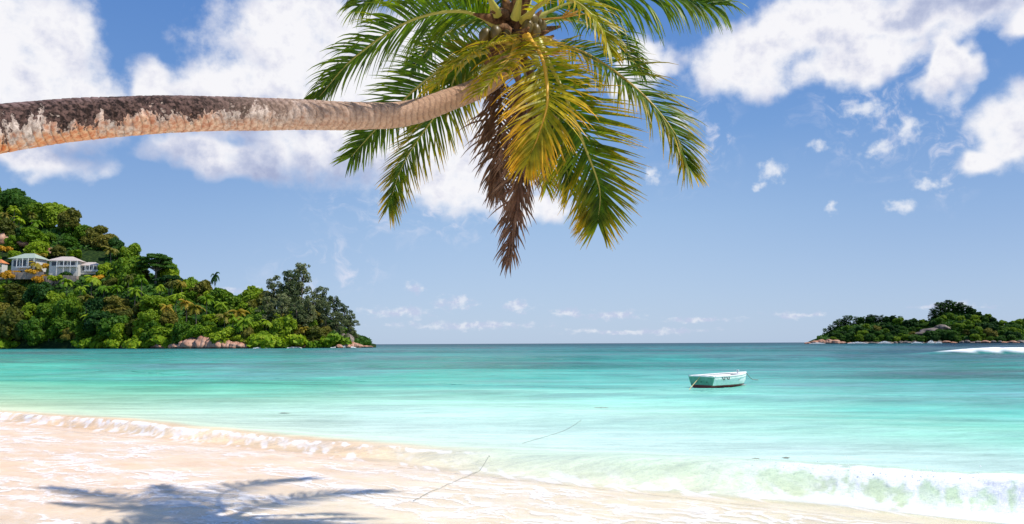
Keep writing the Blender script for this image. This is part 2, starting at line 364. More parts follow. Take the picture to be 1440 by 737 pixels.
# streaks: ripple light and dark painted into the water colour
sk = n_.noise(n_.mapping(p_, (.35, 1.5, 1)), 1.0, 6, .65)
sk2 = n_.noise(n_.mapping(p_, (.05, .3, 1)), 1.0, 6, .7)
sk3 = n_.noise(n_.mapping(p_, (1.6, 7, 1)), 1.0, 5, .7)
bright = n_.math('ADD', n_.math('ADD', n_.math('MULTIPLY', sk, .4), n_.math('MULTIPLY', sk2, .45)), n_.math('MULTIPLY', sk3, .22))
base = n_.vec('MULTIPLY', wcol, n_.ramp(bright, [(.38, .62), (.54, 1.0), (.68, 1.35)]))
# swash foam web
dv = n_.noise(pst, 1.1, 4, .6, out=1)
pw = n_.vec('ADD', pst, n_.vec('MULTIPLY', n_.vec('SUBTRACT', dv, (.5, .5, .5)), (2.6, 1.3, 0)))
vor = n_.new('ShaderNodeTexVoronoi', feature='DISTANCE_TO_EDGE'); n_.put(vor.inputs['Vector'], n_.mapping(pw, (1.3, 3.2, 1))); vor.inputs['Scale'].default_value = .9
web = n_.smooth(vor.outputs[0], .22, .0)
vor2 = n_.new('ShaderNodeTexVoronoi', feature='DISTANCE_TO_EDGE'); n_.put(vor2.inputs['Vector'], n_.mapping(pw, (3.1, 7.5, 1))); vor2.inputs['Scale'].default_value = 1.6
web2 = n_.smooth(vor2.outputs[0], .2, .0)
cov = n_.smooth(n_.noise(n_.mapping(pst, (.4, 1.1, 1)), .9, 5, .6), .36, .58)
fine = n_.noise(n_.mapping(pw, (1.6, 6, 1)), 1.3, 6, .68)
swf = n_.math('ADD', n_.math('MULTIPLY', web, .75), n_.math('MULTIPLY', web2, .45))
swf = n_.math('MULTIPLY', n_.math('ADD', swf, n_.math('MULTIPLY', n_.math('SUBTRACT', fine, .38), 1.25)), n_.math('ADD', n_.math('MULTIPLY', cov, .80), .20), clamp=True)
swz = n_.math('MULTIPLY', n_.smooth(off, .2, -1.2), n_.smooth(off, -10, -8.5))
swf = n_.math('MULTIPLY', swf, swz)
swf = n_.math('MULTIPLY', swf, .80)
fo_ = n_.math('MAXIMUM', n_.math('MULTIPLY', foam_a, n_.math('ADD', .55, n_.math('MULTIPLY', fine, .9)), clamp=True), swf)
lvl = n_.math('MAXIMUM', fo_, 0.0)
col = n_.mix(lvl, base, (.93, .93, .95))
# ripples
h1 = n_.noise(n_.mapping(p_, (1.2, 3.2, 1)), 1.0, 5, .6); h2 = n_.noise(n_.mapping(p_, (4, 10, 1)), 1.0, 5, .65); h3 = n_.noise(n_.mapping(p_, (.25, .9, 1)), 1.0, 5, .6)
far = n_.smooth(off, 20, 120)
hh = n_.math('ADD', n_.math('MULTIPLY', h1, .10), n_.math('MULTIPLY', h2, .035))
hh = n_.math('ADD', hh, n_.math('MULTIPLY', n_.math('MULTIPLY', h3, far), .5))

nb = n_.bump(hh, .8, 1.0)
rg = n_.math('ADD', .07, n_.math('MULTIPLY', fo_, .6))
df = n_.new('ShaderNodeBsdfDiffuse'); n_.put(df.inputs['Color'], col); n_.put(df.inputs['Normal'], nb)
gl_ = n_.new('ShaderNodeBsdfGlossy'); n_.put(gl_.inputs['Color'], (1, 1, 1, 1)); n_.put(gl_.inputs['Roughness'], rg); n_.put(gl_.inputs['Normal'], nb)
fr_ = n_.new('ShaderNodeFresnel'); fr_.inputs[0].default_value = 1.33; n_.put(fr_.inputs['Normal'], nb)
fac = n_.math('MINIMUM', n_.math('MULTIPLY', fr_.outputs[0], .8), n_.smooth(off, 40, 500, .42, .20))
fac = n_.math('MULTIPLY', fac, n_.math('SUBTRACT', 1.0, n_.math('MULTIPLY', fo_, .85)))
ms_ = n_.new('ShaderNodeMixShader'); n_.put(ms_.inputs[0], fac); n_.put(ms_.inputs[1], df.outputs[0]); n_.put(ms_.inputs[2], gl_.outputs[0]); sh = ms_.outputs[0]
tr_ = n_.new('ShaderNodeBsdfTransparent').outputs[0]
op = n_.math('MAXIMUM', thin_a, n_.math('MULTIPLY', fo_, .95), clamp=True)
mx = n_.new('ShaderNodeMixShader'); n_.put(mx.inputs[0], op); n_.put(mx.inputs[1], tr_); n_.put(mx.inputs[2], sh)
n_.out(mx.outputs[0])
o = link('sea_water', me, None, m_)
top(o, 'clear turquoise lagoon water deepening to blue at the horizon', 'sea', kind='structure')
def sea_at(x, y):
    return 0.0

# foam on the right-hand shore break: splash drops and lumpy foam (uncountable)
def octa(cent, rad, sq=1.0):
    n = len(cent); d = np.array([[1, 0, 0], [0, 1, 0], [-1, 0, 0], [0, -1, 0], [0, 0, 1], [0, 0, -1]], float)
    jit = 1 + .5 * (rng.random((n, 6, 1)) - .5)
    V = cent[:, None, :] + d[None] * rad[:, None, None] * jit * np.array([1, 1, sq])
    f = np.array([[0, 1, 4], [1, 2, 4], [2, 3, 4], [3, 0, 4], [1, 0, 5], [2, 1, 5], [3, 2, 5], [0, 3, 5]])
    return V.reshape(-1, 3), (f[None] + (np.arange(n) * 6)[:, None, None]).reshape(-1, 3)
N = 2500
t_ = 5.6 + 9.0 * rng.random(N) ** .8; rs = rng.random(N)
wft = np.interp(t_, [3, 5.5, 8, 14], [1.2, 1.1, .85, .75]); at2 = np.interp(t_, [5, 7, 10, 16], [.24, .32, .36, .38])
wg = .55 * (fbm(t_ * .22, t_ * 0 + 3, 5, 3) - .5) * 1.3
clump = fbm(t_ * 2.2, t_ * 0, 161, 3)
mode = rng.random(N) * .5
q_ = np.where(mode < .5, 1.0 + .12 * rng.standard_normal(N), np.where(mode < .8, .12 * np.abs(rng.standard_normal(N)) , rng.random(N)))
seq = q_ * wft
upq = sst(seq, 0, wft)
hz_ = at2 * np.where(q_ < 1, upq, np.exp(-(np.maximum(seq - wft, 0) / 1.5) ** 2))
sft = -at2 * .4 * np.where(q_ < 1, upq ** 2, np.exp(-(np.maximum(seq - wft, 0) / .35) ** 2))
spray = np.abs(rng.standard_normal(N)) * (.02 + .05 * (clump > .55)) * (mode < .5) * rng.random(N)
s_ = seq - wg + sft - .03 * rng.random(N)
cz = np.maximum(hz_, .012) + spray
keep = (rng.random(N) < sst(t_, 6.0, 9.0) * .9 + .1 * (mode > .5)) & (clump + .25 * rng.random(N) > .42)
cent = np.stack([O2[0] + s_ * NV[0] + t_ * TV[0], O2[1] + s_ * NV[1] + t_ * TV[1], cz], -1)[keep]
rad = (.0025 + .009 * rng.random(N) ** 3)[keep]
V, F = octa(cent, rad, .8)
m_, n_ = mat('sea_foam'); a_ = n_.bsdf((.95, .96, .96), .5, .3); t2 = n_.new('ShaderNodeBsdfTranslucent'); n_.put(t2.inputs[0], (.97, .99, .99, 1))
x2 = n_.new('ShaderNodeMixShader'); x2.inputs[0].default_value = .55; n_.put(x2.inputs[1], a_); n_.put(x2.inputs[2], t2.outputs[0]); n_.out(x2.outputs[0])
o = link('wave_spray', npmesh('wave_spray', V, F, True), None, m_)
top(o, 'white spray and foam bursting along the breaking shore wave', 'foam', kind='stuff')
FOAM_M = m_

tick('palm')
# ------------------------------------------------------------------ hero palm
def leaf_mat(name, trans=.4, rough=.4, boost=(1.25, 1.2, .5)):
    m_, n_ = mat(name); c = n_.attr('leafcol', True)
    v = n_.noise(n_.coord('Object'), 9, 3, .6); c = n_.vec('MULTIPLY', c, n_.ramp(v, [(.3, .55), (.7, 1.4)]))
    a = n_.bsdf(c, rough, .22)
    t = n_.new('ShaderNodeBsdfTranslucent'); n_.put(t.inputs[0], n_.vec('MULTIPLY', c, boost))
    x = n_.new('ShaderNodeMixShader'); x.inputs[0].default_value = trans; n_.put(x.inputs[1], a); n_.put(x.inputs[2], t.outputs[0])
    n_.out(x.outputs[0]); return m_
M_LEAF = leaf_mat('palm_leaf', .50, .42, (2.1, 1.7, .3)); M_DEAD = leaf_mat('dead_palm_leaf', .2, .7, (1, 1, 1))
M_RACH, n_ = mat('palm_rachis'); c = n_.attr('leafcol', True); n_.out(n_.bsdf(c, .4, .4))
def make_frond(pts, L, twist, colA, colB, ncol, yfrac=.25, n=128, droop=1.0, wid=.027, parent=None, dead=False, fwd=(72, 28), rcol=(.45, .42, .08), rr=.024, sweep=.10, name='frond', start=.09, S0=None):
    pth = catmull(pts, n + 1); V = []; C_ = []; F = []
    if S0 is not None: Sp = Vector(S0)
    else:
        Sp = (pth[2] - pth[0]).cross(Vector((0, 0, 1))).normalized(); Sp = Matrix.Rotation(R(twist), 3, (pth[2] - pth[0]).normalized()) @ Sp
    L = L * .78; wid = wid * .93
    ca = np.array(colA); cb_ = np.array(colB); cn = np.array(ncol)
    for i in range(1, n + 1):
        u = i / n
        if u < start: continue
        p = pth[i]; T = (pth[min(i + 1, n)] - pth[i - 1]).normalized()
        Sp = (Sp - T * Sp.dot(T)).normalized(); S = Sp; Nn = S.cross(T)
        if Nn.z < -.3 or (S0 is not None and Nn.y > 0): Nn = -Nn
        prof = min(1, (.35 + (u - start) * 3.2)) * (1 - .55 * max(0, u - .35) / .65) 
        for sd_ in (-1, 1):
            if random.random() < (.06 if dead else .015): continue
            ln = L * prof * random.uniform(.86, 1.08); a = R(fwd[0] + (fwd[1] - fwd[0]) * u + random.gauss(0, 5.5 if not dead else 15))
            d = (S * sd_ * math.sin(a) + T * math.cos(a) + Nn * (.22 + random.gauss(0, .13))).normalized()
            if random.random() < .05: ln *= random.uniform(.45, .8)
            roll = random.gauss(0, .35); seg = 6; q = p.copy(); hang = droop * random.uniform(.7, 1.3)
            y = random.random() < yfrac; mixv = random.random(); b0 = len(V)
            body = ca * (1 - mixv * .6) + cb_ * mixv * .6
            for k in range(seg + 1):
                v = k / seg; wv = wid * (.55 + 1.6 * v) if v < .25 else wid * (1 - .93 * ((v - .25) / .75) ** 1.4)
                Wd = d.cross(Nn)
                if Wd.length < .1: Wd = d.cross(S)
                Wd = (Matrix.Rotation(roll, 3, d) @ Wd.normalized()) * wv * .5
                V.append(q - Wd); V.append(q + Wd)
                cc = body * (1 - v ** 2 * (.9 if y else .35)) + cn * v ** 2 * (.9 if y else .35)
                C_ += [cc, cc]
                if k < seg:
                    F.append([b0 + 2 * k, b0 + 2 * k + 1, b0 + 2 * k + 3, b0 + 2 * k + 2])
                    q = q + d * (ln / seg); d = (d + Vector((0, 0, -1)) * hang * .17 * (v + .25) + Vector((random.gauss(0, .02), random.gauss(0, .02), 0))).normalized()
    me = npmesh(name, np.array([tuple(v) for v in V]), np.array(F), True, dict(leafcol=np.clip(np.array(C_), .004, .9)))
    o = link(name, me, parent, M_DEAD if dead else M_LEAF)
    k = n // 3; rp = [pth[i * n // k] for i in range(k + 1)]
    v2, f2 = tube(rp, [max(.004, rr * (1 - .85 * i / k) + (.03 * (1 - i / (k * .12)) if i < k * .12 else 0)) for i in range(k + 1)], 7, False)
    rc = np.array(rcol)
    rc = np.array([rc * (1 - .35 * (j // 7) / k) for j in range(len(v2))])
    o2 = link('midrib', npmesh('midrib', np.array(v2), np.array(f2), True, dict(leafcol=rc)), o, M_RACH)
    return o
KD = .79
def atp(px, py, Y): return at(px, py, Y * KD)
def A(lst): return [atp(*p) for p in lst]
palm = empty('leaning_coconut_palm', (-7.6, 3.1, .45))
top(palm, 'coconut palm leaning out horizontally over the beach with hanging fronds', 'palm tree')
bpy.context.view_layer.update()
def inv(pts): 
    return [Vector(p) - palm.location for p in pts]
GR = (.045, .12, .012); GR2 = (.13, .22, .015); YL = (.62, .38, .02); YG = (.30, .33, .02); OR = (.55, .25, .03); BR = (.13, .06, .035); BR2 = (.30, .18, .11); DG = (.018, .06, .015)
fr = [
 # name pts L twist colA colB ncol yfrac droop opts
 (dict(pts=[(706,40,9.0),(650,16,8.8),(575,30,8.6),(497,82,8.4),(449,136,8.3)], L=.9, twist=25, colA=GR, colB=GR2, ncol=YG, droop=1.5, yfrac=.2)),
 (dict(pts=[(702,60,9.2),(645,82,9.5),(588,122,9.8),(535,175,10.0),(494,220,10.1)], L=.8, twist=50, colA=GR, colB=GR2, ncol=YG, droop=.8, yfrac=.2)),
 (dict(pts=[(700,85,9.2),(652,112,9.7),(610,165,10.0),(568,228,10.1),(547,288,10.1)], L=.86, twist=0, S0=(.85,.45,0), colA=GR, colB=GR2, ncol=YL, droop=.35, yfrac=.6, fwd=(64,30))),
 (dict(pts=[(694,95,9.2),(704,150,9.2),(700,210,9.2),(697,268,9.2)], L=.72, twist=10, S0=(.9,.3,0), colA=BR, colB=BR2, ncol=BR2, droop=1.5, yfrac=.3, dead=True, rcol=(.10,.05,.03), fwd=(62,22), n=120, wid=.024)),
 (dict(pts=[(725,95,8.9),(738,170,8.8),(730,265,8.8),(716,362,8.8)], L=.66, twist=30, S0=(.9,-.4,0), colA=BR, colB=BR2, ncol=BR2, droop=1.5, yfrac=.3, dead=True, rcol=(.14,.07,.04), fwd=(58,16), n=130, wid=.024)),
 (dict(pts=[(745,95,9.1),(748,160,9.2),(745,215,9.2),(722,300,9.2)], L=.62, twist=-20, S0=(.9,.5,0), colA=BR, colB=(.10,.05,.03), ncol=BR, droop=1.6, yfrac=.3, dead=True, rcol=(.12,.06,.03), fwd=(55,18), n=110, wid=.022)),
 (dict(pts=[(736,44,8.8),(762,82,8.2),(770,140,7.9),(758,188,7.85),(744,222,7.9)], L=.80, twist=0, S0=(1,-.1,0), colA=(.20,.26,.02), colB=(.52,.46,.04), ncol=(.78,.42,.05), droop=1.1, yfrac=.75, rcol=(.85,.48,.05), fwd=(80,20), n=120, wid=.024, rr=.022)),
 (dict(pts=[(718,58,8.9),(692,62,8.3),(655,82,7.8),(607,124,7.4)], L=.55, twist=10, colA=(.14,.18,.02), colB=YG, ncol=YL, droop=1.6, yfrac=.6, rcol=(.60,.40,.06), n=70)),
 (dict(pts=[(726,55,8.9),(718,80,8.3),(700,105,7.9),(672,133,7.6)], L=.6, twist=20, colA=(.10,.15,.02), colB=YG, ncol=YL, droop=1.3, yfrac=.5, rcol=(.55,.40,.06), n=60)),
 (dict(pts=[(756,58,8.9),(792,128,8.7),(822,205,8.7),(843,265,8.8),(841,312,8.9)], L=.92, twist=0, S0=(.9,-.3,.2), colA=GR, colB=GR2, ncol=YL, droop=.25, yfrac=.45, fwd=(66,34), n=135)),
 (dict(pts=[(758,55,9.0),(828,78,8.9),(898,128,8.7),(946,184,8.6),(967,234,8.55)], L=.82, twist=45, colA=GR, colB=GR2, ncol=YL, droop=1.2, yfrac=.35, rcol=(.55,.38,.06))),
 (dict(pts=[(745,30,9.0),(805,4,9.0),(880,-6,8.9),(945,-6,8.8),(1003,8,8.8)], L=1.05, twist=15, S0=(.2,-.4,-1), colA=GR, colB=GR2, ncol=YG, droop=3.0, yfrac=.2)),
 (dict(pts=[(736,30,8.8),(768,0,8.3),(808,2,8.0),(842,34,7.9),(858,72,7.9)], L=.58, twist=20, colA=YG, colB=GR2, ncol=YL, droop=1.2, yfrac=.5, rcol=(.5,.42,.08), n=70)),
 (dict(pts=[(722,30,9.0),(724,-50,8.9),(738,-140,8.9),(790,-220,9.1)], L=.7, twist=10, colA=GR, colB=GR2, ncol=YG, droop=.8, rcol=(.40,.40,.08), rr=.03, start=.22)),
 (dict(pts=[(706,32,9.0),(684,-5,9.3),(622,-22,9.6),(552,-18,9.8),(505,8,9.9)], L=.95, twist=15, S0=(-.2,-.4,-1), colA=GR, colB=GR2, ncol=YG, droop=2.6)),
 (dict(pts=[(712,25,9.1),(690,-70,9.7),(640,-125,10.3),(560,-130,10.9)], L=.8, twist=10, colA=GR, colB=GR2, ncol=YG, droop=1.2, start=.2)),
 (dict(pts=[(742,40,9.3),(800,28,10.2),(862,52,11.0),(905,104,11.4)], L=.75, twist=10, colA=DG, colB=GR, ncol=GR2, droop=1.3)),
 (dict(pts=[(735,80,9.3),(752,160,9.6),(766,215,9.8),(768,262,9.8)], L=.6, twist=40, S0=(.9,.4,0), colA=GR2, colB=YG, ncol=OR, droop=.7, yfrac=.6, n=60)),
 (dict(pts=[(725,25,8.7),(745,-60,7.9),(780,-120,7.0),(830,-140,6.2)], L=.75, twist=0, colA=GR, colB=GR2, ncol=YG, droop=1.2, start=.3)),
 (dict(pts=[(748,70,9.1),(778,145,9.3),(792,205,9.5),(800,262,9.6)], L=.85, twist=80, S0=(.95,.2,.2), colA=DG, colB=GR2, ncol=YL, droop=.5, yfrac=.35, n=70)),
 (dict(pts=[(705,40,9.4),(670,30,10.2),(620,52,11.0),(580,95,11.6)], L=.75, twist=5, colA=DG, colB=GR, ncol=GR2, droop=1.4)),
 (dict(pts=[(735,25,9.5),(770,-60,10.6),(815,-70,11.6),(860,-20,12.3)], L=.8, twist=5, colA=GR, colB=GR2, ncol=YG, droop=1.4)),
 (dict(pts=[(700,70,9.2),(665,80,9.2),(640,108,9.2),(628,150,9.3)], L=.5, twist=40, colA=GR, colB=GR2, ncol=YL, droop=1.2, yfrac=.3, n=60)),
 (dict(pts=[(700,20,8.8),(660,-50,8.0),(590,-110,7.2),(500,-130,6.7)], L=.75, twist=0, colA=GR, colB=GR2, ncol=YG, droop=1.2, start=.25)),
]
for d in fr:
    d = dict(d); d['pts'] = inv(A(d['pts'])); o = make_frond(parent=palm, **d)
    if d.get('dead'): o['label'] = 'dry brown frond hanging straight down'
    elif d['ncol'] is OR and d['L'] > .8: o['label'] = 'golden yellow frond nearest the viewer'
# trunk
tp = [Vector((-7.6, 3.1, .3)), Vector((-7.0, 3.4, 1.3)), Vector((-5.8, 3.9, 2.4)), atp(-120, 204, 6.0), atp(0, 181, 6.4), atp(100, 169, 6.8), atp(200, 162.5, 7.2), atp(300, 160, 7.6), atp(400, 161, 8.0), atp(500, 163, 8.35), atp(570, 160, 8.6), atp(630, 141, 8.8), atp(685, 118, 8.95), atp(712, 90, 9.05), atp(720, 50, 9.1)]
n = 900; tp = inv(catmull(tp, n)); NS = 72
V = []; fl = []; rgs = []; nrm = None; L_ = 0
rad_ctrl = ([0, .12, .3, .45, .6, .8, .9, 1], [.216, .19, .166, .151, .134, .106, .095, .135])
for i, p in enumerate(tp):
    T = (tp[min(i + 1, n - 1)] - tp[max(i - 1, 0)]).normalized()
    if i: L_ += (tp[i] - tp[i - 1]).length
    nrm = Vector((0, 0, 1)); nrm = (nrm - T * nrm.dot(T)).normalized(); B = T.cross(nrm)
    r0 = float(np.interp(i / n, *rad_ctrl))
    for k in range(NS):
        a = 2 * math.pi * k / NS; 
        lw = L_ + .02 * math.sin(a * 2 + L_ * 1.7) + .012 * math.sin(a * 3 - L_ * 4)
        ring = (lw / .062 + .35 * mnoise.noise(Vector((lw * 1.5, 0, 0)))) % 1.0
        scar = -.035 if ring < .16 else .012 * (1 - ring)
        q = Vector((L_ * 5, math.cos(a) * 2.2, math.sin(a) * 2.2))
        r = r0 * (1 + scar * (.6 + .8 * mnoise.noise(q)) + .035 * mnoise.noise(q * .6) + .022 * mnoise.noise(q * 4)+ .012 * mnoise.noise(q * 11))
        V.append(tuple(p + (nrm * math.cos(a) + B * math.sin(a)) * r)); fl.append(L_); rgs.append(1.0 if ring < .14 else .4 * (1 - (ring - .14) / .3) if ring < .44 else 0.0)
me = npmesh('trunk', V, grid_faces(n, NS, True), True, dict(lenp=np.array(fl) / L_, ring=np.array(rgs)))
m_, n_ = mat('palm_bark'); ob = n_.coord('Object'); g = n_.new('ShaderNodeNewGeometry')
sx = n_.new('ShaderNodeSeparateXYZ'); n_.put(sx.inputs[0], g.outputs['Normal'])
lp = n_.attr('lenp')
pz = n_.mapping(ob, (9, 9, 3.0)); nA = n_.noise(pz, .65, 7, .70); nB = n_.noise(ob, 26, 5, .7); nC = n_.noise(n_.mapping(ob, (5, 5, 2)), 1.0, 5, .65)
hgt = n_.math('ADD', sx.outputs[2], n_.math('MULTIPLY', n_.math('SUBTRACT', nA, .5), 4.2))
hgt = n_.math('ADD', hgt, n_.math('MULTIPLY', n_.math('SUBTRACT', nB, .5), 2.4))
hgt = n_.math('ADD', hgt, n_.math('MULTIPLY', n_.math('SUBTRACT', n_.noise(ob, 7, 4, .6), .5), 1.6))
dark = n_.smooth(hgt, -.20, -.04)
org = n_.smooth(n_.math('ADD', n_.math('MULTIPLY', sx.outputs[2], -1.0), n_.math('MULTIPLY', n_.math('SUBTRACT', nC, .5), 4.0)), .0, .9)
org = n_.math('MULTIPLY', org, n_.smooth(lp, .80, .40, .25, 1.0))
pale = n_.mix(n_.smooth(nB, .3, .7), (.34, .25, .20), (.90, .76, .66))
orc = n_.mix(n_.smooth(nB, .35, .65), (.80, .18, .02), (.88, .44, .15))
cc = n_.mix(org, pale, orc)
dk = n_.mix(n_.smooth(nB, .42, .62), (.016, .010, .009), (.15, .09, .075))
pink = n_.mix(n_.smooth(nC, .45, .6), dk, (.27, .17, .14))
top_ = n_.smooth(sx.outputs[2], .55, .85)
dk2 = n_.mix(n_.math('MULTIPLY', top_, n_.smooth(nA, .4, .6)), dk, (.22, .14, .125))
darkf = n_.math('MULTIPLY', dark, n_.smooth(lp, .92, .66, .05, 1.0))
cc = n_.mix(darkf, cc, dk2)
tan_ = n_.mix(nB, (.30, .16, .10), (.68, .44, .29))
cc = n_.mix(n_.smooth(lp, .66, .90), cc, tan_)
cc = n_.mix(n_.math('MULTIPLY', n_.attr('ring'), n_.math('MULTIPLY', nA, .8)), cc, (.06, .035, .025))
# dark leaf-scar rings
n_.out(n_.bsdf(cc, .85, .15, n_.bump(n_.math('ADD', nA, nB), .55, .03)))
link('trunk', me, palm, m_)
# crown core: fibre sheath, stalk bases, nuts
m_fib, n_ = mat('palm_fibre'); q = n_.noise(n_.mapping(n_.coord('Object'), (30, 30, 6)), 1, 5, .7)
n_.out(n_.bsdf(n_.mix(n_.smooth(q, .3, .7), (.05, .025, .015), (.28, .15, .07)), .85, .1, n_.bump(q, .8, .02)))
cc_ = inv([atp(722, 48, 9.05)])[0]
mb = MB()
for k in range(26):
    a = random.uniform(0, 6.28); e = random.uniform(-.5, .9); d = Vector((math.cos(a) * math.cos(e), math.sin(a) * math.cos(e), math.sin(e)))
    p0 = cc_ + Vector((0, 0, random.uniform(-.2, .15))); p1 = p0 + d * .22; p2 = p1 + d * random.uniform(.08, .3) + Vector((0, 0, random.uniform(-.12, .1)))
    mb.tube([p0, p1, p2], [.07, .055, .012], 6)
mb.build('fibre_sheath', m_fib, palm, True)
m_nut, n_ = mat('coconut_husk'); q = n_.noise(n_.coord('Object'), 8, 4, .6)
n_.out(n_.bsdf(n_.mix(q, (.05, .045, .010), (.17, .11, .025)), .4, .4, n_.bump(q, .3, .02)))
def nut_mesh():
    bm = bmesh.new(); bmesh.ops.create_uvsphere(bm, u_segments=18, v_segments=12, radius=.062)
    for v in bm.verts:
        a = math.atan2(v.co.y, v.co.x); v.co.x *= 1 + .06 * math.cos(3 * a); v.co.y *= 1 + .06 * math.cos(3 * a); v.co.z *= 1.3
        if v.co.z < 0: v.co.x *= 1 + v.co.z * 1.5; v.co.y *= 1 + v.co.z * 1.5
    for f in bm.faces: f.smooth = True
    me = bpy.data.meshes.new('coconut'); bm.to_mesh(me); bm.free(); me.materials.append(m_nut); return me
nm = nut_mesh()
for px, py, d in [(682, 50, 8.75), (697, 46, 8.72), (690, 58, 8.85), (742, 38, 8.7), (752, 44, 8.75), (748, 28, 8.8), (760, 36, 8.9), (712, 52, 8.8)]:
    o = link('coconut', nm, palm); o.location = inv([atp(px, py, d)])[0]; o.rotation_euler = (random.uniform(-.3, .3), random.uniform(-.3, .3), random.random() * 3)
mb = MB()
for px, py, d, ex, ey in [(735, 30, 9, 790, 25), (730, 20, 9, 700, -10), (740, 45, 8.9, 765, 75)]:
    p0, p1 = inv([atp(px, py, d), atp(ex, ey, d - .3)])
    for k in range(10): mb.tube([p0, p1, p1 + (p1 - p0) * .4 + Vector((random.gauss(0, .07), random.gauss(0, .07), random.gauss(0, .07)))], [.014, .01, .003], 5)
m_fl, n_ = mat('flower_stalk'); n_.out(n_.bsdf((.5, .28, .06), .6, .2)); mb.build('flower_stalk', m_fl, palm, True)

tick('boat')
# ------------------------------------------------------------------ boat
def simple(name, col, rough=.5, spec=.4, var=.12, sc=6):
    m_, n_ = mat(name); q = n_.noise(n_.coord('Object'), sc, 5, .65)
    n_.out(n_.bsdf(n_.vec('MULTIPLY', col, n_.ramp(q, [(.3, 1 - var), (.7, 1 + var)])), rough, spec)); return m_
BW = ground(1007, 543.5); 
boat = empty('moored_rowing_boat', (8.45, 33.0, 0)); boat.rotation_euler = (R(0), R(0), R(41))
top(boat, 'small white and pale green wooden rowing boat moored on the turquoise water', 'boat')
m_h, n_ = mat('boat_hull_paint'); s3 = n_.new('ShaderNodeSeparateXYZ'); n_.put(s3.inputs[0], n_.coord('Object'))
q = n_.noise(n_.coord('Object'), 5, 5, .7)
zc = n_.math('ADD', s3.outputs[2], n_.math('MULTIPLY', n_.math('SUBTRACT', q, .5), .02))
hc = n_.mix(n_.smooth(q, .35, .65), (.72, .86, .77), (.92, .94, .90))
hc = n_.mix(n_.math('MULTIPLY', n_.smooth(n_.noise(n_.mapping(n_.coord('Object'), (9, 9, 1.5)), 1, 4, .7), .55, .75), .45), hc, (.40, .34, .22))
hc = n_.mix(n_.smooth(zc, .13, .11), hc, (.22, .02, .018)); n_.out(n_.bsdf(hc, .4, .4))
m_t, n_ = mat('transom_paint'); s3 = n_.new('ShaderNodeSeparateXYZ'); n_.put(s3.inputs[0], n_.coord('Object')); q = n_.noise(n_.coord('Object'), 5, 5, .7)
hc = n_.mix(n_.smooth(q, .3, .7), (.09, .33, .20), (.18, .44, .30)); hc = n_.mix(n_.smooth(s3.outputs[2], .14, .12), hc, (.22, .02, .018)); n_.out(n_.bsdf(hc, .45, .4))
m_w = simple('boat_white_paint', (.82, .80, .76), .5); m_wd = simple('boat_inner_grey', (.35, .38, .37), .6); m_dk = simple('dark_metal', (.03, .03, .03), .5)
Lb = 3.5; ns = 22
def half(u):   # beam half widths and heights at station u (0 stern, 1 bow)
    bw = .76 * (1 - .12 * (1 - u) ** 2) * (1 - max(0, (u - .35) / .65) ** 2.3) ; bw = max(bw, .012)
    gz = .50 + .08 * u ** 2.2; kz = -.10 + .30 * max(0, (u - .75) / .25) ** 2
    return bw, gz, kz
def section(u, inset=0.0):
    bw, gz, kz = half(u); bw = max(bw - inset, .004); pts = []
    for sg in (1, -1):
        prof = [(0, kz + inset), (.55 * bw, kz + .05 + inset), (.82 * bw, kz + .22), (.95 * bw, kz + .40 * (gz - kz) / .6 + .05), (bw, gz)]
        pts.append([(u * Lb + .10 * max(0, u - .8) * 5 * (z / .6), sg * y, z) for y, z in prof])
    return pts[1][::-1] + pts[0][1:]
mb = MB()
for inset in (0, .03):
    Vh = []; 
    for i in range(ns + 1): Vh += section(i / ns, inset)
    Ff = grid_faces(ns + 1, 9).tolist()
    if inset: Ff = [f[::-1] for f in Ff]
    mb.add(Vh, Ff)
hull = mb.build('hull', m_h, boat, True)
mb = MB(); s0_ = section(0); s1_ = [(x - .05, y, z) for x, y, z in s0_]
s0_ = [(x - .002, y * 1.005, z) for x, y, z in s0_]
mb.add(s0_ + s1_, [list(range(9)), list(range(9, 18))[::-1]] + [[i, 9 + i, 9 + (i + 1) % 9, (i + 1) % 9] for i in range(9)]); mb.build('transom', m_t, boat)
mb = MB()
for sg in (1, -1):
    mb.tube([(u * Lb + .10 * max(0, u - .8) * 5 * 1.05, sg * (half(u)[0] - .01), half(u)[1] + .012) for u in [i / 24 for i in range(25)]], .036, 8)
mb.tube([(-.03, -.68, .505), (-.03, 0, .515), (-.03, .68, .505)], .036, 8)
for sg in (1, -1): mb.box(-.10, .10, sg * .56 - .09, sg * .56 + .09, .50, .545)
mb.build('gunwale', m_w, boat, True)
mb = MB()
for sg in (1, -1):
    V = []
    for i in range(ns + 1):
        u = i / ns; b, gz, kz = half(u); V += [(u * Lb, sg * max(b - .045, .003), gz - .02), (u * Lb, sg * max(b - .13, .002), gz - .16)]
    mb.add(V, grid_faces(ns + 1, 2).tolist())
mb.build('inner_lining', m_w, boat)
for x in (.8, 1.9):
    b = half(x / Lb)[0] - .05; MB().box(x - .13, x + .13, -b, b, .30, .335).build('thwart', m_wd, boat)
V = [(2.85, -(half(2.85 / Lb)[0] - .03), .545), (2.85, half(2.85 / Lb)[0] - .03, .545), (3.48, .03, .585), (3.48, -.03, .585)]
V += [(x, y, z - .03) for x, y, z in V]; MB().add(V, [[0, 1, 2, 3], [7, 6, 5, 4], [0, 4, 5, 1], [1, 5, 6, 2], [2, 6, 7, 3], [3, 7, 4, 0]]).build('bow_deck', m_w, boat)
MB().box(.1, 3.0, -.35, .35, .02, .05).build('floorboard', m_wd, boat)
mb = MB(); mb.tube([(2.9, 0, .58), (2.9, 0, .74)], .03, 8); mb.tube([(2.9, -.07, .70), (2.9, .07, .70)], .02, 6); mb.build('mooring_post', m_w, boat)
for y in (-.30, 0, .22):
    mb = MB(); mb.tube([(-.052, y, .27), (-.075, y, .27)], .022, 8); mb.build('bolt', m_dk, boat)
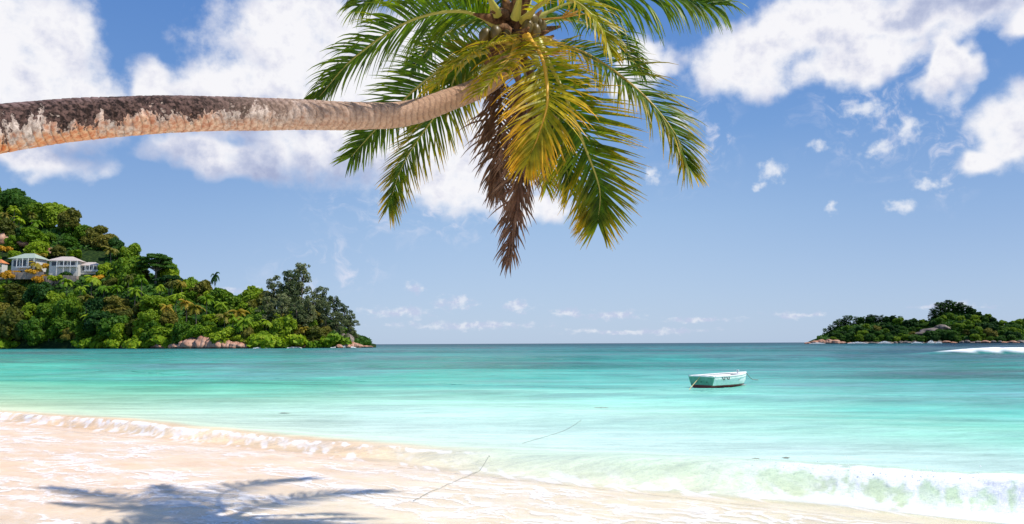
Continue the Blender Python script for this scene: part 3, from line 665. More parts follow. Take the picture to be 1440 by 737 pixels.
for x in (.62, .95):
    mb = MB(); yb = -(half(x / Lb)[0] + .02)
    mb.tube([(x - .1, yb, .47), (x - .05, yb - .01, .38), (x + .05, yb - .01, .37), (x + .1, yb, .47)], .018, 6); mb.build('rope_loop', m_dk, boat)
# rubbing strake
mb = MB()
for sg in (1, -1): mb.tube([(u * Lb + .10 * max(0, u - .8) * 5 * .9, sg * (half(u)[0] + .004), half(u)[1] - .09) for u in [i / 24 for i in range(24)]], .014, 6)
mb.build('rubbing_strake', m_h, boat, True)
bpy.context.view_layer.update()
m_rope, n_ = mat('rope'); q = n_.noise(n_.coord('Object'), 4, 3); n_.out(n_.bsdf(n_.mix(q, (.14, .16, .14), (.32, .32, .25)), .8, .1))
m_ropey, n_ = mat('pale_rope'); n_.out(n_.bsdf((.55, .48, .25), .8, .1))
MWb = boat.matrix_world
rp = [MWb @ Vector((-.05, .05, .5)), MWb @ Vector((-.25, .15, .28))] + [ground(968, 549)]
# floating line back to the beach
gl = [(968, 549), (955, 553), (940, 556, ), (922, 559), (900, 564), (872, 569), (845, 573), (828, 582), (812, 594), (795, 604), (775, 611), (755, 617), (735, 624), (712, 634), (697, 644), (688, 652), (668, 664), (645, 674), (622, 684), (604, 692), (585, 702), (560, 715), (520, 733), (480, 752)]
pl = []
for px, py in gl:
    g_ = ground(px, py); s, t = to_st(g_.x, g_.y); zz_ = float(sand_z(np.array(s))) + .035 if s < .1 else .02
    g_ = ground(px, py, zz_)
    pl.append(g_)
pth = catmull(pl, 260)
vis = lambda x, y: fbm(np.array(x), np.array(y), 5, 2)
pp = []
for i, p in enumerate(pth):
    s, t = to_st(p.x, p.y); f = i / 259
    sx_, sy_ = proj(p)
    sub = 0
    if 848 < sx_ < 930 or 688 < sx_ < 735: sub = .06
    if sx_ < 688: sub = .05 * max(0, float(vis(i * .35, 0)) - .5)
    if sx_ < 580: sub = .08
    wv_ = 0.0
    pp.append(Vector((p.x, p.y, p.z - sub + (0.0 if s < 0 else wv_))))
# lift onto the wave
def surf_z(x, y):
    s, t = to_st(x, y); T1 = np.array([t]); S1 = np.array([s])
    wg_ = .55 * (fbm(T1 * .22, T1 * 0 + 3, 5, 3) - .5) * 1.3; se_ = (S1 + wg_)[0]
    a_ = float(np.interp(t, [-40, -16, -12, -8, -4, -1, 1, 3, 5, 7, 10, 16, 30], [.05, .07, .15, .20, .15, .13, .12, .22, .30, .40, .42, .45, .3]))
    w_ = float(np.interp(t, [-30, -14, -3, 0, 3, 5.5, 8, 14], [.25, .22, .28, .6, 1.2, .9, .5, .4]))
    if se_ < 0: return float(sand_z(np.array(s))) + .035
    return a_ * (float(sst(np.array(se_), 0, w_)) if se_ < w_ else math.exp(-((se_ - w_) / 1.5) ** 2)) + .01
pp = [Vector((p.x, p.y, p.z - .02 + surf_z(p.x, p.y) if to_st(p.x, p.y)[0] >= -.3 else p.z)) for p in pp]
mb = MB(); mb.tube(pp, .0032, 6)
rope = mb.build('mooring_line', m_rope, None, True); top(rope, 'long thin dark mooring line floating from the boat back to the beach', 'rope')
mb = MB(); mb.tube(catmull(rp, 14), .016, 6); mb.build('stern_rope', m_ropey, rope, True)
b0 = MWb @ Vector((3.62, 0, .55)); b1_ = ground(1064, 534.0, .02)
mb = MB(); mb.tube(catmull([b0, b0.lerp(b1_, .5) + Vector((0, 0, -.12)), b1_, ground(1085, 538, -.2)], 16), .016, 6)
o = mb.build('bow_line', m_rope, None, True); top(o, 'short dark bow rope running from the boat down into the water', 'rope')
for i, (px, py, r_) in enumerate([(845, 573.5, .10), (1087, 562, .06), (1062, 649, .045), (1105, 645, .04), (400, 581, .09), (782, 575, .06), (911, 561, .08), (960, 552, .07)]):
    g_ = ground(px, py, .015); V = []; k = 9
    for a in range(k): rr_ = r_ * random.uniform(.5, 1.2); V.append((math.cos(a * 6.28 / k) * rr_ * 2.2, math.sin(a * 6.28 / k) * rr_, random.uniform(-.004, .012)))
    V.append((0, 0, .02)); F = [[a, (a + 1) % k, k] for a in range(k)]
    o = link('seaweed_scrap', pymesh('seaweed_scrap', V, F, True), None, m_rope)
    g_.z = surf_z(g_.x, g_.y) + .005; o.location = g_
    top(o, ['dark weed scrap floating on the mooring line halfway to the boat', 'tiny dark weed scrap floating beyond the pale water near the boat', 'dark weed scrap floating just behind the breaking wave', 'thin weed scrap beside another behind the breaking wave', 'lone dark weed scrap in the pale green shallows behind the sandy wave', 'weed scrap floating left of the mooring line bend', 'weed scrap on the line between its bend and the boat', 'weed scrap on the mooring line just short of the boat'][i], 'seaweed', 'scraps of weed floating on the water')

tick('fol')
# ------------------------------------------------------------------ foliage materials and tree prototypes
def fol(name, a, b, c3, hs=.5):
    m_, n_ = mat(name); oi = n_.new('ShaderNodeObjectInfo'); rnd = oi.outputs['Random']
    ob = n_.coord('Object'); q = n_.noise(ob, .35, 3, .6); f = n_.noise(ob, 2.2, 2, .6)
    x = n_.mix(n_.smooth(n_.math('ADD', q, n_.math('MULTIPLY', n_.math('SUBTRACT', rnd, .5), .5)), .25, .75), a, b)
    x = n_.mix(n_.smooth(n_.math('ADD', f, n_.math('MULTIPLY', rnd, .2)), .55, .85), x, c3)
    sh = n_.bsdf(x, .6, .2); t = n_.new('ShaderNodeBsdfTranslucent'); n_.put(t.inputs[0], n_.vec('MULTIPLY', x, (1.3, 1.3, .6)))
    mx = n_.new('ShaderNodeMixShader'); mx.inputs[0].default_value = .3; n_.put(mx.inputs[1], sh); n_.put(mx.inputs[2], t.outputs[0]); n_.out(mx.outputs[0]); return m_
FM = dict(dark=fol('foliage_dark', (.014, .055, .010), (.04, .12, .012), (.09, .18, .018)),
          mid=fol('foliage_mid', (.05, .135, .008), (.14, .25, .010), (.27, .34, .015)),
          bright=fol('foliage_bright', (.10, .21, .006), (.22, .34, .010), (.36, .42, .02)),
          olive=fol('foliage_olive', (.08, .10, .012), (.17, .17, .018), (.26, .21, .04)),
          grey=fol('foliage_grey', (.06, .095, .035), (.14, .18, .07), (.27, .28, .14)),
          yellow=fol('foliage_yellow', (.16, .16, .01), (.34, .27, .02), (.5, .3, .04)),
          gold=fol('foliage_gold', (.42, .22, .01), (.62, .36, .02), (.7, .45, .05)))
m_bark, n_ = mat('tree_bark'); q = n_.noise(n_.coord('Object'), 1.5, 5, .7); n_.out(n_.bsdf(n_.mix(q, (.07, .055, .04), (.24, .20, .16)), .9, .1))
def quads(cent, nor, size, asp=1.0):
    n = len(cent); nor = nor / (np.linalg.norm(nor, axis=1, keepdims=True) + 1e-9)
    r = rng.standard_normal((n, 3)); a = np.cross(nor, r); a /= np.linalg.norm(a, axis=1, keepdims=True) + 1e-9; b = np.cross(nor, a)
    s = size[:, None]; V = np.stack([cent - a * s - b * s * asp * .6, cent + a * s * .7 - b * s * asp, cent + a * s + b * s * asp * .6, cent - a * s * .6 + b * s * asp], 1)
    V = V + rng.standard_normal(V.shape) * s[:, None] * .18
    return V.reshape(-1, 3), np.arange(n * 4).reshape(n, 4)
def lobes_mesh(name, lobes, per, size, core=.72):
    Vs = []; Fs = []; off_ = 0
    for (cx, cy, cz, rx, rz) in lobes:
        n = int(per * rx * rx); d = rng.standard_normal((n, 3)); d /= np.linalg.norm(d, axis=1, keepdims=True); d[:, 2] = np.where(d[:, 2] < -.35, -d[:, 2], d[:, 2])
        bump_ = 1 + .16 * np.sin(d[:, 0] * 5 + cx) * np.cos(d[:, 1] * 4 + cy) ; rr_ = (.80 + .28 * rng.random(n)) * bump_
        c = np.array([cx, cy, cz]) + d * np.array([rx, rx, rz]) * rr_[:, None]
        nn = d + rng.standard_normal((n, 3)) * .55 + np.array([0, 0, .25])
        V, F = quads(c, nn, size * (.5 + .8 * rng.random(n))); Vs.append(V); Fs.append(F + off_); off_ += len(V)
    V = np.concatenate(Vs); F = np.concatenate(Fs)
    # dark inner masses so that the crown is not see-through everywhere
    cV = []; cF = []
    u, v = 10, 6
    for (cx, cy, cz, rx, rz) in lobes:
        b = off_ + len(cV)
        for j in range(v + 1):
            for i in range(u):
                ph = math.pi * j / v; th = 2 * math.pi * i / u; k = core * random.uniform(.85, 1.1)
                cV.append((cx + rx * k * math.sin(ph) * math.cos(th), cy + rx * k * math.sin(ph) * math.sin(th), cz + rz * k * math.cos(ph)))
        cF += (grid_faces(v + 1, u, True) + b).tolist()
    if core > 0: V = np.concatenate([V, np.array(cV)]); F = np.concatenate([F, np.array(cF)])
    return npmesh(name, V, F, False)
def trunk_mesh(h, r, limbs, lean=0):
    mb = MB(); mb.tube([(0, 0, -1.5), (lean * .3, 0, h * .5), (lean, 0, h)], [r * 1.3, r, r * .6], 8)
    for (x, y, z, zb) in limbs: mb.tube([(lean * zb / h, 0, zb), ((x + lean) * .55, y * .5, (z + zb) * .55), (x, y, z)], [r * .55, r * .4, r * .15], 5)
    return pymesh('trunk', mb.V, mb.F, True)
PROTO = {}
def add_proto(key, crown_maker, trunk): PROTO[key] = (crown_maker, trunk)
def dome(seed, w_=5.5, h=5.5, n=9, flat=.75):
    random.seed(seed); L_ = [(0, 0, h, w_ * .66, w_ * .66 * flat)]
    for i in range(n):
        a = i * 2.4 + random.random() * .8; r_ = w_ * random.uniform(.35, .80); q = w_ * random.uniform(.24, .44)
        L_.append((math.cos(a) * r_, math.sin(a) * r_, h + random.uniform(-.15, .55) * w_ * flat - (r_ / w_) ** 2 * w_ * .35, q, q * random.uniform(.75, 1.05)))
    for i in range(6):
        a = i * 1.05 + random.random() * .5; r_ = w_ * random.uniform(.55, .8); q = w_ * random.uniform(.28, .42)
        L_.append((math.cos(a) * r_, math.sin(a) * r_, h - w_ * random.uniform(.45, .75), q, q * 1.1))
    return L_
protos = {}
for s in range(5):
    lb = dome(100 + s, 6.0 + .5 * (s % 2), 6.0, 11 + s, .72 + .16 * (s % 3)); me = lobes_mesh('crown', lb, 46, .46)
    protos['dome%d' % s] = (me, trunk_mesh(5, .35, [(l[0] * .8, l[1] * .8, l[2], 3.0) for l in lb[1:6]]))
def casu(seed, h=22):
    random.seed(seed); L_ = []
    for i in range(58):
        z = h * random.uniform(.10, 1.0); sp_ = 5.0 * math.sin(min(1, (1.12 - z / h) * 1.5 + .25) * 1.5); a = random.uniform(0, 6.28); r_ = sp_ * random.uniform(.3, 1)
        q = random.uniform(.8, 1.7); L_.append((math.cos(a) * r_, math.sin(a) * r_, z, q, q * random.uniform(.9, 1.4)))
    return L_
for s in range(3):
    lb = casu(200 + s, 21 + 2 * s); me = lobes_mesh('crown', lb, 52, .25, .30)
    protos['casu%d' % s] = (me, trunk_mesh(17, .32, [(l[0] * .9, l[1] * .9, l[2], l[2] * .72) for l in lb[:22]], random.uniform(-1, 1)))
random.seed(300); lb = []
for lay, (z, r_) in enumerate([(15, 4.5), (13.2, 7.5), (11.5, 9.0), (9.3, 9.5)]):
    for i in range(9 if lay else 5):
        a = i * 2.4 + lay; q = random.uniform(1.8, 2.9); rr_ = r_ * random.uniform(.45, 1.0); lb.append((math.cos(a) * rr_ + lay * .8, math.sin(a) * rr_, z + random.uniform(-.5, .5), q, q * .26))
protos['umbrella'] = (lobes_mesh('crown', lb, 60, .42, .55), trunk_mesh(11, .5, [(l[0] * .9, l[1] * .9, l[2] - .3, 6.5) for l in lb[::2]]))
random.seed(400); lb = [(math.cos(i * 2.4) * 1.2 * (i % 3), math.sin(i * 2.4) * 1.1 * (i % 3), 1.0 + .3 * math.sin(i), 1.3, 1.0) for i in range(7)]
protos['bush'] = (lobes_mesh('crown', lb, 70, .30), trunk_mesh(1.2, .12, []))
random.seed(9)
# background palm: low fronds
def bg_palm(seed, h=9, nf=15):
    random.seed(seed); V = []; F = []
    for i in range(nf):
        a = i * 2.4 + random.random() * .4; el_ = random.uniform(-.4, 1.0); ln = random.uniform(3.2, 4.4)
        d = Vector((math.cos(a) * math.cos(el_), math.sin(a) * math.cos(el_), math.sin(el_))); p = Vector((0, 0, h)); pts = [p.copy()]
        for k in range(6): p = p + d * ln / 6; pts.append(p.copy()); d = (d + Vector((0, 0, -.30))).normalized()
        for k in range(1, 7):
            T = (pts[k] - pts[k - 1]).normalized(); S = T.cross(Vector((0, 0, 1))).normalized()
            for j in range(3):
                q = pts[k - 1].lerp(pts[k], j / 3)
                for sg in (-1, 1):
                    l_ = 1.15 * (1 - .55 * abs(k / 6 - .4)); e = q + (S * sg * .8 + T * .5) * l_ + Vector((0, 0, -.45 * l_)); wv = T * .13
                    b = len(V); V += [q - wv, q + wv, e + wv * .4, e - wv * .4]; F.append([b, b + 1, b + 2, b + 3])
    me = npmesh('crown', np.array([tuple(v) for v in V]), np.array(F), False)
    mb = MB(); mb.tube([(0, 0, -1.5), (.5, .1, h * .5), (0, 0, h)], [.22, .16, .13], 7); return me, pymesh('trunk', mb.V, mb.F, True)
for s in range(3): protos['palm%d' % s] = bg_palm(500 + s, 8 + s * 1.5)
random.seed(11)
MC = {}
def plant(key, matk, loc, sc, name, label, cat, group, rz=None, sz=None, parts=True):
    cm, tm = protos[key]; k = (key, matk)
    if k not in MC:
        c2 = cm.copy(); c2.materials.clear(); c2.materials.append(FM[matk]); MC[k] = c2
    if not tm.materials: tm.materials.append(m_bark)
    r_ = empty(name, loc); r_.rotation_euler = (0, 0, random.uniform(0, 6.28) if rz is None else rz); r_.scale = (sc * random.uniform(.85, 1.2), sc * random.uniform(.85, 1.2), sz or sc)
    if key[0] in 'db': r_.rotation_euler.x = random.gauss(0, .12); r_.rotation_euler.y = random.gauss(0, .12)
    top(r_, label, cat, group)
    link('foliage' if key == 'bush' else 'crown', MC[k], r_); link('stem' if key == 'bush' else 'trunk', tm, r_)
    return r_

tick('hills')
# ------------------------------------------------------------------ hills
def on_hill(H, px, py):
    lo = 0.02
    for k in range(400):
        f = .02 + k / 400 * .98
        if proj(H.pt(px, f))[1] <= py: break
    return H.pt(px, f)
class Hill:
    def __init__(s, X, ds, dd, topy, pw=.75): s.X = X; s.ds = ds; s.dd = dd; s.ty = topy; s.pw = pw
    def pt(s, px, f):
        ds = np.interp(px, s.X, s.ds); dd = np.interp(px, s.X, s.dd); ty = np.interp(px, s.X, s.ty); d = ds + dd * f
        r1 = ray(px, ty); hl = math.hypot(r1.x, r1.y); zt = max(.5, 2 + (ds + dd) * r1.z / hl)
        z = zt * max(f, 0) ** s.pw if f <= 1 else zt * (1 - .7 * (f - 1))
        if f < 0: z = f * 12
        x, y = r1.x / hl * d, r1.y / hl * d
        if 0 < f < 1.2: z += (mnoise.noise(Vector((x * .03, y * .03, 0)))) * 5 * min(1, f * 4) * min(1, zt / 25)
        return Vector((x, y, z))
    def mesh(s, name, x0, x1, nx, nf=40):
        V = [tuple(s.pt(x0 + (x1 - x0) * i / nx, -.12 + 1.8 * j / nf)) for j in range(nf + 1) for i in range(nx + 1)]
        return pymesh(name, V, grid_faces(nf + 1, nx + 1).tolist(), True)
m_hill, n_ = mat('hill_ground'); p_ = n_.pos(); q = n_.noise(p_, .06, 6, .65); q2 = n_.noise(p_, .5, 4, .6)
n_.out(n_.bsdf(n_.mix(n_.smooth(q2, .4, .7), (.010, .025, .006), (.035, .06, .012)), .9, .1, n_.bump(q2, .8, 1.0)))
H1 = Hill([-420, -200, 0, 100, 200, 300, 350, 450, 500, 523, 530], [820, 740, 600, 550, 490, 435, 425, 430, 440, 450, 455], [260, 220, 190, 170, 130, 90, 75, 55, 35, 14, 8],
          [240, 262, 293, 326, 379, 440, 440, 446, 474, 482.5, 484])
o = link('headland_hill', H1.mesh('headland_hill', -420, 529, 120), None, m_hill); top(o, 'steep wooded headland on the left of the bay', 'hill', kind='structure')
H2 = Hill([1134, 1160, 1200, 1260, 1290, 1310, 1335, 1360, 1400, 1430, 1450], [1150] * 11, [8, 40, 70, 80, 80, 90, 110, 110, 90, 60, 20], [482, 471, 455, 456, 461, 450, 437, 441, 454, 465, 480])
o = link('island_hill', H2.mesh('island_hill', 1135, 1449, 70), None, m_hill); top(o, 'small wooded island hill on the right horizon', 'hill', kind='structure')
H3 = Hill([1392, 1420, 1450, 1500, 1600, 1700], [1420] * 6, [10, 70, 120, 200, 260, 260], [480, 462, 452, 446, 436, 420])
o = link('far_shore_hill', H3.mesh('far_shore_hill', 1393, 1699, 40), None, m_hill); top(o, 'farther green shore behind the island at the right edge', 'hill', kind='structure')

# undergrowth (uncountable)
def undergrowth(H, x0, x1, n, size, name, label, mk):
    c = []
    for i in range(n):
        f = random.random() ** .9 * 1.08; xx_ = random.uniform(x0, x1)
        if H is H1 and -25 < xx_ < 150 and 352 < proj(H.pt(xx_, f))[1] < 390: continue
        c.append(tuple(H.pt(xx_, max(f, .015)) + Vector((0, 0, random.uniform(0, size * 1.3)))))
    c = np.array(c); nn = rng.standard_normal(c.shape) * .6 + np.array([0, -.5, .8])
    V, F = quads(c, nn, size * (.4 + .8 * rng.random(len(c)))); o = link(name, npmesh(name, V, F, False), None, FM[mk]); top(o, label, 'undergrowth', kind='stuff')
undergrowth(H1, -300, 520, 26000, 1.4, 'headland_undergrowth', 'dense green undergrowth covering the headland between the trees', 'dark')  # dark foliage tone paints in the shaded gaps between crowns
undergrowth(H2, 1150, 1445, 9000, 1.8, 'island_undergrowth', 'dark scrub covering the small island', 'dark')
undergrowth(H3, 1400, 1680, 5000, 2.2, 'far_shore_undergrowth', 'light green scrub covering the farther shore', 'mid')

# ------------------------------------------------------------------ villas
m_wall = simple('villa_wall', (.62, .60, .55), .8, .2, .12, 1); m_rail = simple('villa_rail', (.85, .85, .83), .6)
m_glass, n_ = mat('villa_glass'); n_.out(n_.bsdf((.025, .035, .05), .12, .6)); m_stone = simple('stone_terrace', (.34, .27, .22), .9, .1, .3, .6)
def roof_m(name, c): 
    m_, n_ = mat(name); ob = n_.coord('Object'); wv = n_.new('ShaderNodeTexWave'); wv.inputs['Scale'].default_value = 1.5; n_.put(wv.inputs[0], ob)
    q = n_.noise(ob, 1.2, 4); n_.out(n_.bsdf(n_.vec('MULTIPLY', c, n_.ramp(q, [(.3, .85), (.7, 1.1)])), .6, .2, n_.bump(wv.outputs[1], .4, .05))); return m_
RG = roof_m('roof_green_grey', (.36, .42, .34)); RP = roof_m('roof_pale_pink', (.52, .44, .39)); RO = roof_m('roof_orange', (.60, .22, .08))
VD = []
def villa(pxc, pybase, dist, wpx, hpx, roofm, label, rz, two=False):
    loc = on_hill(H1, pxc, pybase); dist = math.hypot(loc.x, loc.y); d0 = ray(pxc, pybase); hl = math.hypot(d0.x, d0.y); loc = CAM + d0 * ((dist - 16) / hl); VD.append(dist); k = dist / FPX * .66
    Wd = wpx * k; Hh = hpx * k * 1.28; D = Wd * .55
    v = empty('hillside_villa', loc); v.rotation_euler = (0, 0, rz); top(v, label, 'house', 'villas on the wooded hillside')
    hw = Hh * (.62 if not two else .72); x0, x1 = -Wd / 2, Wd / 2
    MB().box(x0, x1, 0, D, -2, hw).build('wall', m_wall, v)
    # hip roof with eaves
    e = Wd * .07; zr = hw; rh = Hh - hw; mb = MB()
    a, b, c_, d_ = (x0 - e, -e * 1.6, zr), (x1 + e, -e * 1.6, zr), (x1 + e, D + e, zr), (x0 - e, D + e, zr)
    r1, r2 = (x0 + Wd * .3, D * .45, zr + rh), (x1 - Wd * .3, D * .45, zr + rh); t_ = .25
    low = [(x, y, z - t_) for x, y, z in (a, b, c_, d_)]
    mb.add([a, b, c_, d_, r1, r2] + low, [[0, 1, 5, 4], [1, 2, 5], [2, 3, 4, 5], [3, 0, 4], [0, 6, 7, 1], [1, 7, 8, 2], [2, 8, 9, 3], [3, 9, 6, 0], [9, 8, 7, 6]]); mb.build('roof', roofm, v)
    fl = hw * .52 if two else 0
    nwin = 4 if Wd > 20 else 3; hh = (hw - fl)
    for i in range(nwin):
        xa = x0 + Wd * (.08 + .86 * i / nwin); xb = xa + Wd * .86 / nwin * .80
        f = MB(); f.box(xa - .12, xb + .12, -.10, -.01, fl + hh * .18 - .12, fl + hh * .84 + .12); o = f.build('window', m_rail, v)
        MB().box(xa, xb, -.14, -.103, fl + hh * .18, fl + hh * .84).build('pane', m_glass, o)
    xb0, xb1 = (x0 + Wd * .3, x1 + .3)
    bal = MB(); bal.box(xb0, xb1, -2.6, -.15, fl - .1, fl + .12); bo = bal.build('balcony', m_wall, v)
    rl = MB(); rl.box(xb0, xb1, -2.62, -2.52, fl + 1.0, fl + 1.12)
    nb_ = int((xb1 - xb0) / .5)
    for i in range(nb_ + 1):
        x = xb0 + (xb1 - xb0) * i / nb_; rl.box(x - .09, x + .09, -2.60, -2.54, fl + .12, fl + 1.0)
    rl.build('railing', m_rail, bo)
    for i in range(4):
        x = xb0 + .2 + (xb1 - xb0 - .4) * i / 3; MB().box(x - .16, x + .16, -2.5, -2.2, fl + .12, hw - .26).build('post', m_rail, v)
        if two: MB().box(x - .22, x + .22, -2.5, -2.1, -3, fl - .1).build('post', m_wall, v)
    return v
V1 = villa(33, 377, 668, 46, 21, RG, 'white hillside villa with green-grey hipped roof and long balcony', R(-6))
V2 = villa(89, 385, 655, 48, 25, RP, 'two-storey white villa with pale pink roof and balcony on posts', R(8), True)
V3 = villa(126, 382, 640, 30, 14, RP, 'small white villa with low pale roof, farthest right of the villas', R(8))
V4 = villa(-6, 379, 672, 22, 14, RO, 'villa with orange roof half out of view beside the green-roofed villa', R(-6))
# retaining wall
p0 = at(60, 398, 560); 
def terrace(px, py, dist, wpx, hpx, label):
    d0 = ray(px, py); hl = math.hypot(d0.x, d0.y); q = on_hill(H1, px, py); dist = math.hypot(q.x, q.y) - 22; loc = CAM + d0 * (dist / hl); k = dist / FPX
    mb = MB(); n = 12
    for i in range(n): mb.box(-wpx * k / 2 + wpx * k * i / n, -wpx * k / 2 + wpx * k * (i + 1) / n - .04, random.uniform(-.3, .3), 3, -hpx * k, random.uniform(-.3, .5))
    o = mb.build('terrace_wall', m_stone, None); o.location = loc; top(o, label, 'wall')
terrace(84, 388, 632, 40, 13, 'brown stone retaining wall below the two-storey villa')
terrace(25, 383, 645, 60, 8, 'low stone retaining wall below the green-roofed villa')

# ------------------------------------------------------------------ boulders
m_gr, n_ = mat('pink_granite'); ob = n_.coord('Object'); q = n_.noise(ob, .7, 6, .7); q2 = n_.noise(n_.mapping(ob, (3, 3, .25)), 1.2, 4, .7)
s3 = n_.new('ShaderNodeSeparateXYZ'); n_.put(s3.inputs[0], n_.pos())
c = n_.mix(n_.smooth(q, .35, .65), (.34, .15, .09), (.56, .34, .24)); c = n_.mix(n_.smooth(q2, .55, .7), c, (.10, .07, .06))
c = n_.mix(n_.smooth(s3.outputs[2], 1.2, .3), c, (.14, .07, .04)); n_.out(n_.bsdf(c, .85, .2, n_.bump(q, .6, .4)))
m_gr2, n_ = mat('grey_granite'); q = n_.noise(n_.coord('Object'), .5, 6, .7); n_.out(n_.bsdf(n_.mix(n_.smooth(q, .35, .65), (.09, .07, .06), (.32, .26, .22)), .85, .2, n_.bump(q, .6, .4)))
RK = []
for s in range(6):
    bm = bmesh.new(); bmesh.ops.create_icosphere(bm, subdivisions=4, radius=1)
    for v in bm.verts:
        d = v.co.normalized(); k = 1 + .28 * mnoise.noise(d * 1.1 + Vector((s * 7, 0, 0))) + .12 * mnoise.noise(d * 3 + Vector((s * 3, 1, 0)))
        groove = .16 * max(0, math.sin(math.atan2(d.y, d.x) * 7 + s)) ** 3 * (1 - abs(d.z) ** 3)
        v.co = d * (k - groove)
    for f in bm.faces: f.smooth = True
    me = bpy.data.meshes.new('granite_boulder'); bm.to_mesh(me); bm.free(); RK.append(me)
rk_mesh = {}
def boulder(px, pyb, H, sxp, szp, label, grp, mt=None, f=-.01, dist=None, rot=0, sy=1.0):
    if dist is None: p = H.pt(px, f)
    else: p = on_hill(H1 if px < 600 else H2, px, pyb)
    d = math.hypot(p.x, p.y); k = d / FPX; i = random.randrange(6); key = (i, mt or m_gr)
    if key not in rk_mesh: me = RK[i].copy(); me.materials.clear(); me.materials.append(mt or m_gr); rk_mesh[key] = me
    o = link('granite_boulder', rk_mesh[key]); o.location = (p.x, p.y, (p.z if dist is not None else max(0, p.z)) + szp * k * .25); o.scale = (sxp * k / 2, sxp * k / 2 * sy, szp * k * .75); o.rotation_euler = (random.uniform(-.15, .15), rot, random.uniform(-.3, .3))
    top(o, label, 'boulder', grp); return o
shore = 'granite boulders along the headland shore'
for i, (px, w_, h_, nm_) in enumerate([(236, 14, 8, 'rounded brown boulder'), (252, 12, 9, 'pinkish boulder'), (264, 12, 13, 'tall pink boulder'), (276, 16, 17, 'big pale pink boulder'), (290, 14, 20, 'highest pink granite block'), (302, 12, 17, 'ribbed pink granite block'),
        (313, 12, 15, 'grooved granite block'), (323, 11, 13, 'narrow grooved granite block'), (333, 11, 11, 'low ribbed granite block'), (343, 11, 9, 'low grooved granite slab'), (352, 10, 7, 'last low slab of the ribbed outcrop')]):
    boulder(px, 0, H1, w_ * 1.7, h_ * .82, nm_ + (' left of the ribbed pink outcrop' if px < 262 else ' in the pink outcrop at the waterline' if px < 350 else ' at the waterline'), shore, f=-.03)
for px, py, w_, h_ in [(300, 474, 26, 7), (278, 471, 16, 6), (318, 476, 22, 6)]:
    boulder(px, py, H1, w_, h_, ['flat pale rock slab lying on top of the pink outcrop'][0], shore, f=.06)
for px in list(range(172, 232, 12)): boulder(px + random.uniform(-3, 3), 0, H1, random.uniform(7, 12), random.uniform(3, 6), 'small brown boulder at the waterline under the dark trees', shore, f=-.02)
for px in list(range(368, 470, 11)): boulder(px + random.uniform(-3, 3), 0, H1, random.uniform(7, 15), random.uniform(2.5, 5), 'low red-brown rock at the waterline below the tall grey-green trees', shore, f=-.03)
for px, w_, h_, mt, f in [(474, 12, 8, None, 0), (482, 16, 12, m_gr2, .2), (491, 15, 13, m_gr2, .2), (498, 14, 8, None, -.1), (505, 12, 5, None, -.1), (516, 14, 3.0, None, -.2), (522, 6, 2.4, None, -.2), (478, 10, 5, None, -.3), (488, 12, 6, None, -.2)]:
    boulder(px, 0, H1, w_, h_, 'reddish rock on the very tip of the headland' if mt is None else 'dark grey boulder on the tip of the headland', shore, mt, f)
for px, py, w_, h_, dist in [(5, 340, 30, 26, 735), (38, 346, 34, 12, 735), (76, 358, 18, 16, 700), (60, 350, 20, 8, 720)]:
    boulder(px, py, None, w_ * .7, h_ * .5, {5: 'large bare pale rock face above the orange-roofed villa', 38: 'long bare rock slab above the green-roofed villa', 76: 'pale rounded rock between the two larger villas', 60: 'low bare rock slab between the villas and the palms'}[px], 'bare rocks on the hillside', m_gr, 0, dist)
for px, py, w_, h_, dist in [(365, 440, 12, 8, 490)]:
    boulder(px, py, None, w_, h_, 'dark rock showing through the trees on the low ridge', 'bare rocks on the hillside', m_gr2, 0, dist)
isl = 'rocks along the island shore'
for px, w_, h_ in [(1140, 14, 2), (1148, 16, 4), (1156, 14, 5.5), (1165, 12, 6), (1174, 16, 5), (1182, 10, 3)]: boulder(px, 0, H2, w_, h_, 'bare pinkish rock on the low left end of the island', isl, m_gr, -.05)
for px in list(range(1195, 1440, 9)): boulder(px + random.uniform(-3, 3), 0, H2, random.uniform(6, 13), random.uniform(1.5, 3.5), 'grey-brown rock along the foot of the small island', isl, random.choice([m_gr, m_gr2, m_gr2]), -.05)
for px, py, w_, h_ in [(1312, 468, 26, 6), (1300, 472, 24, 5), (1324, 464, 16, 6), (1346, 463, 12, 4)]: boulder(px, py, None, w_, h_, 'bare brown cliff face under the island summit', 'bare cliff rocks of the island', m_gr2, 0, 1185)

tick('trees')
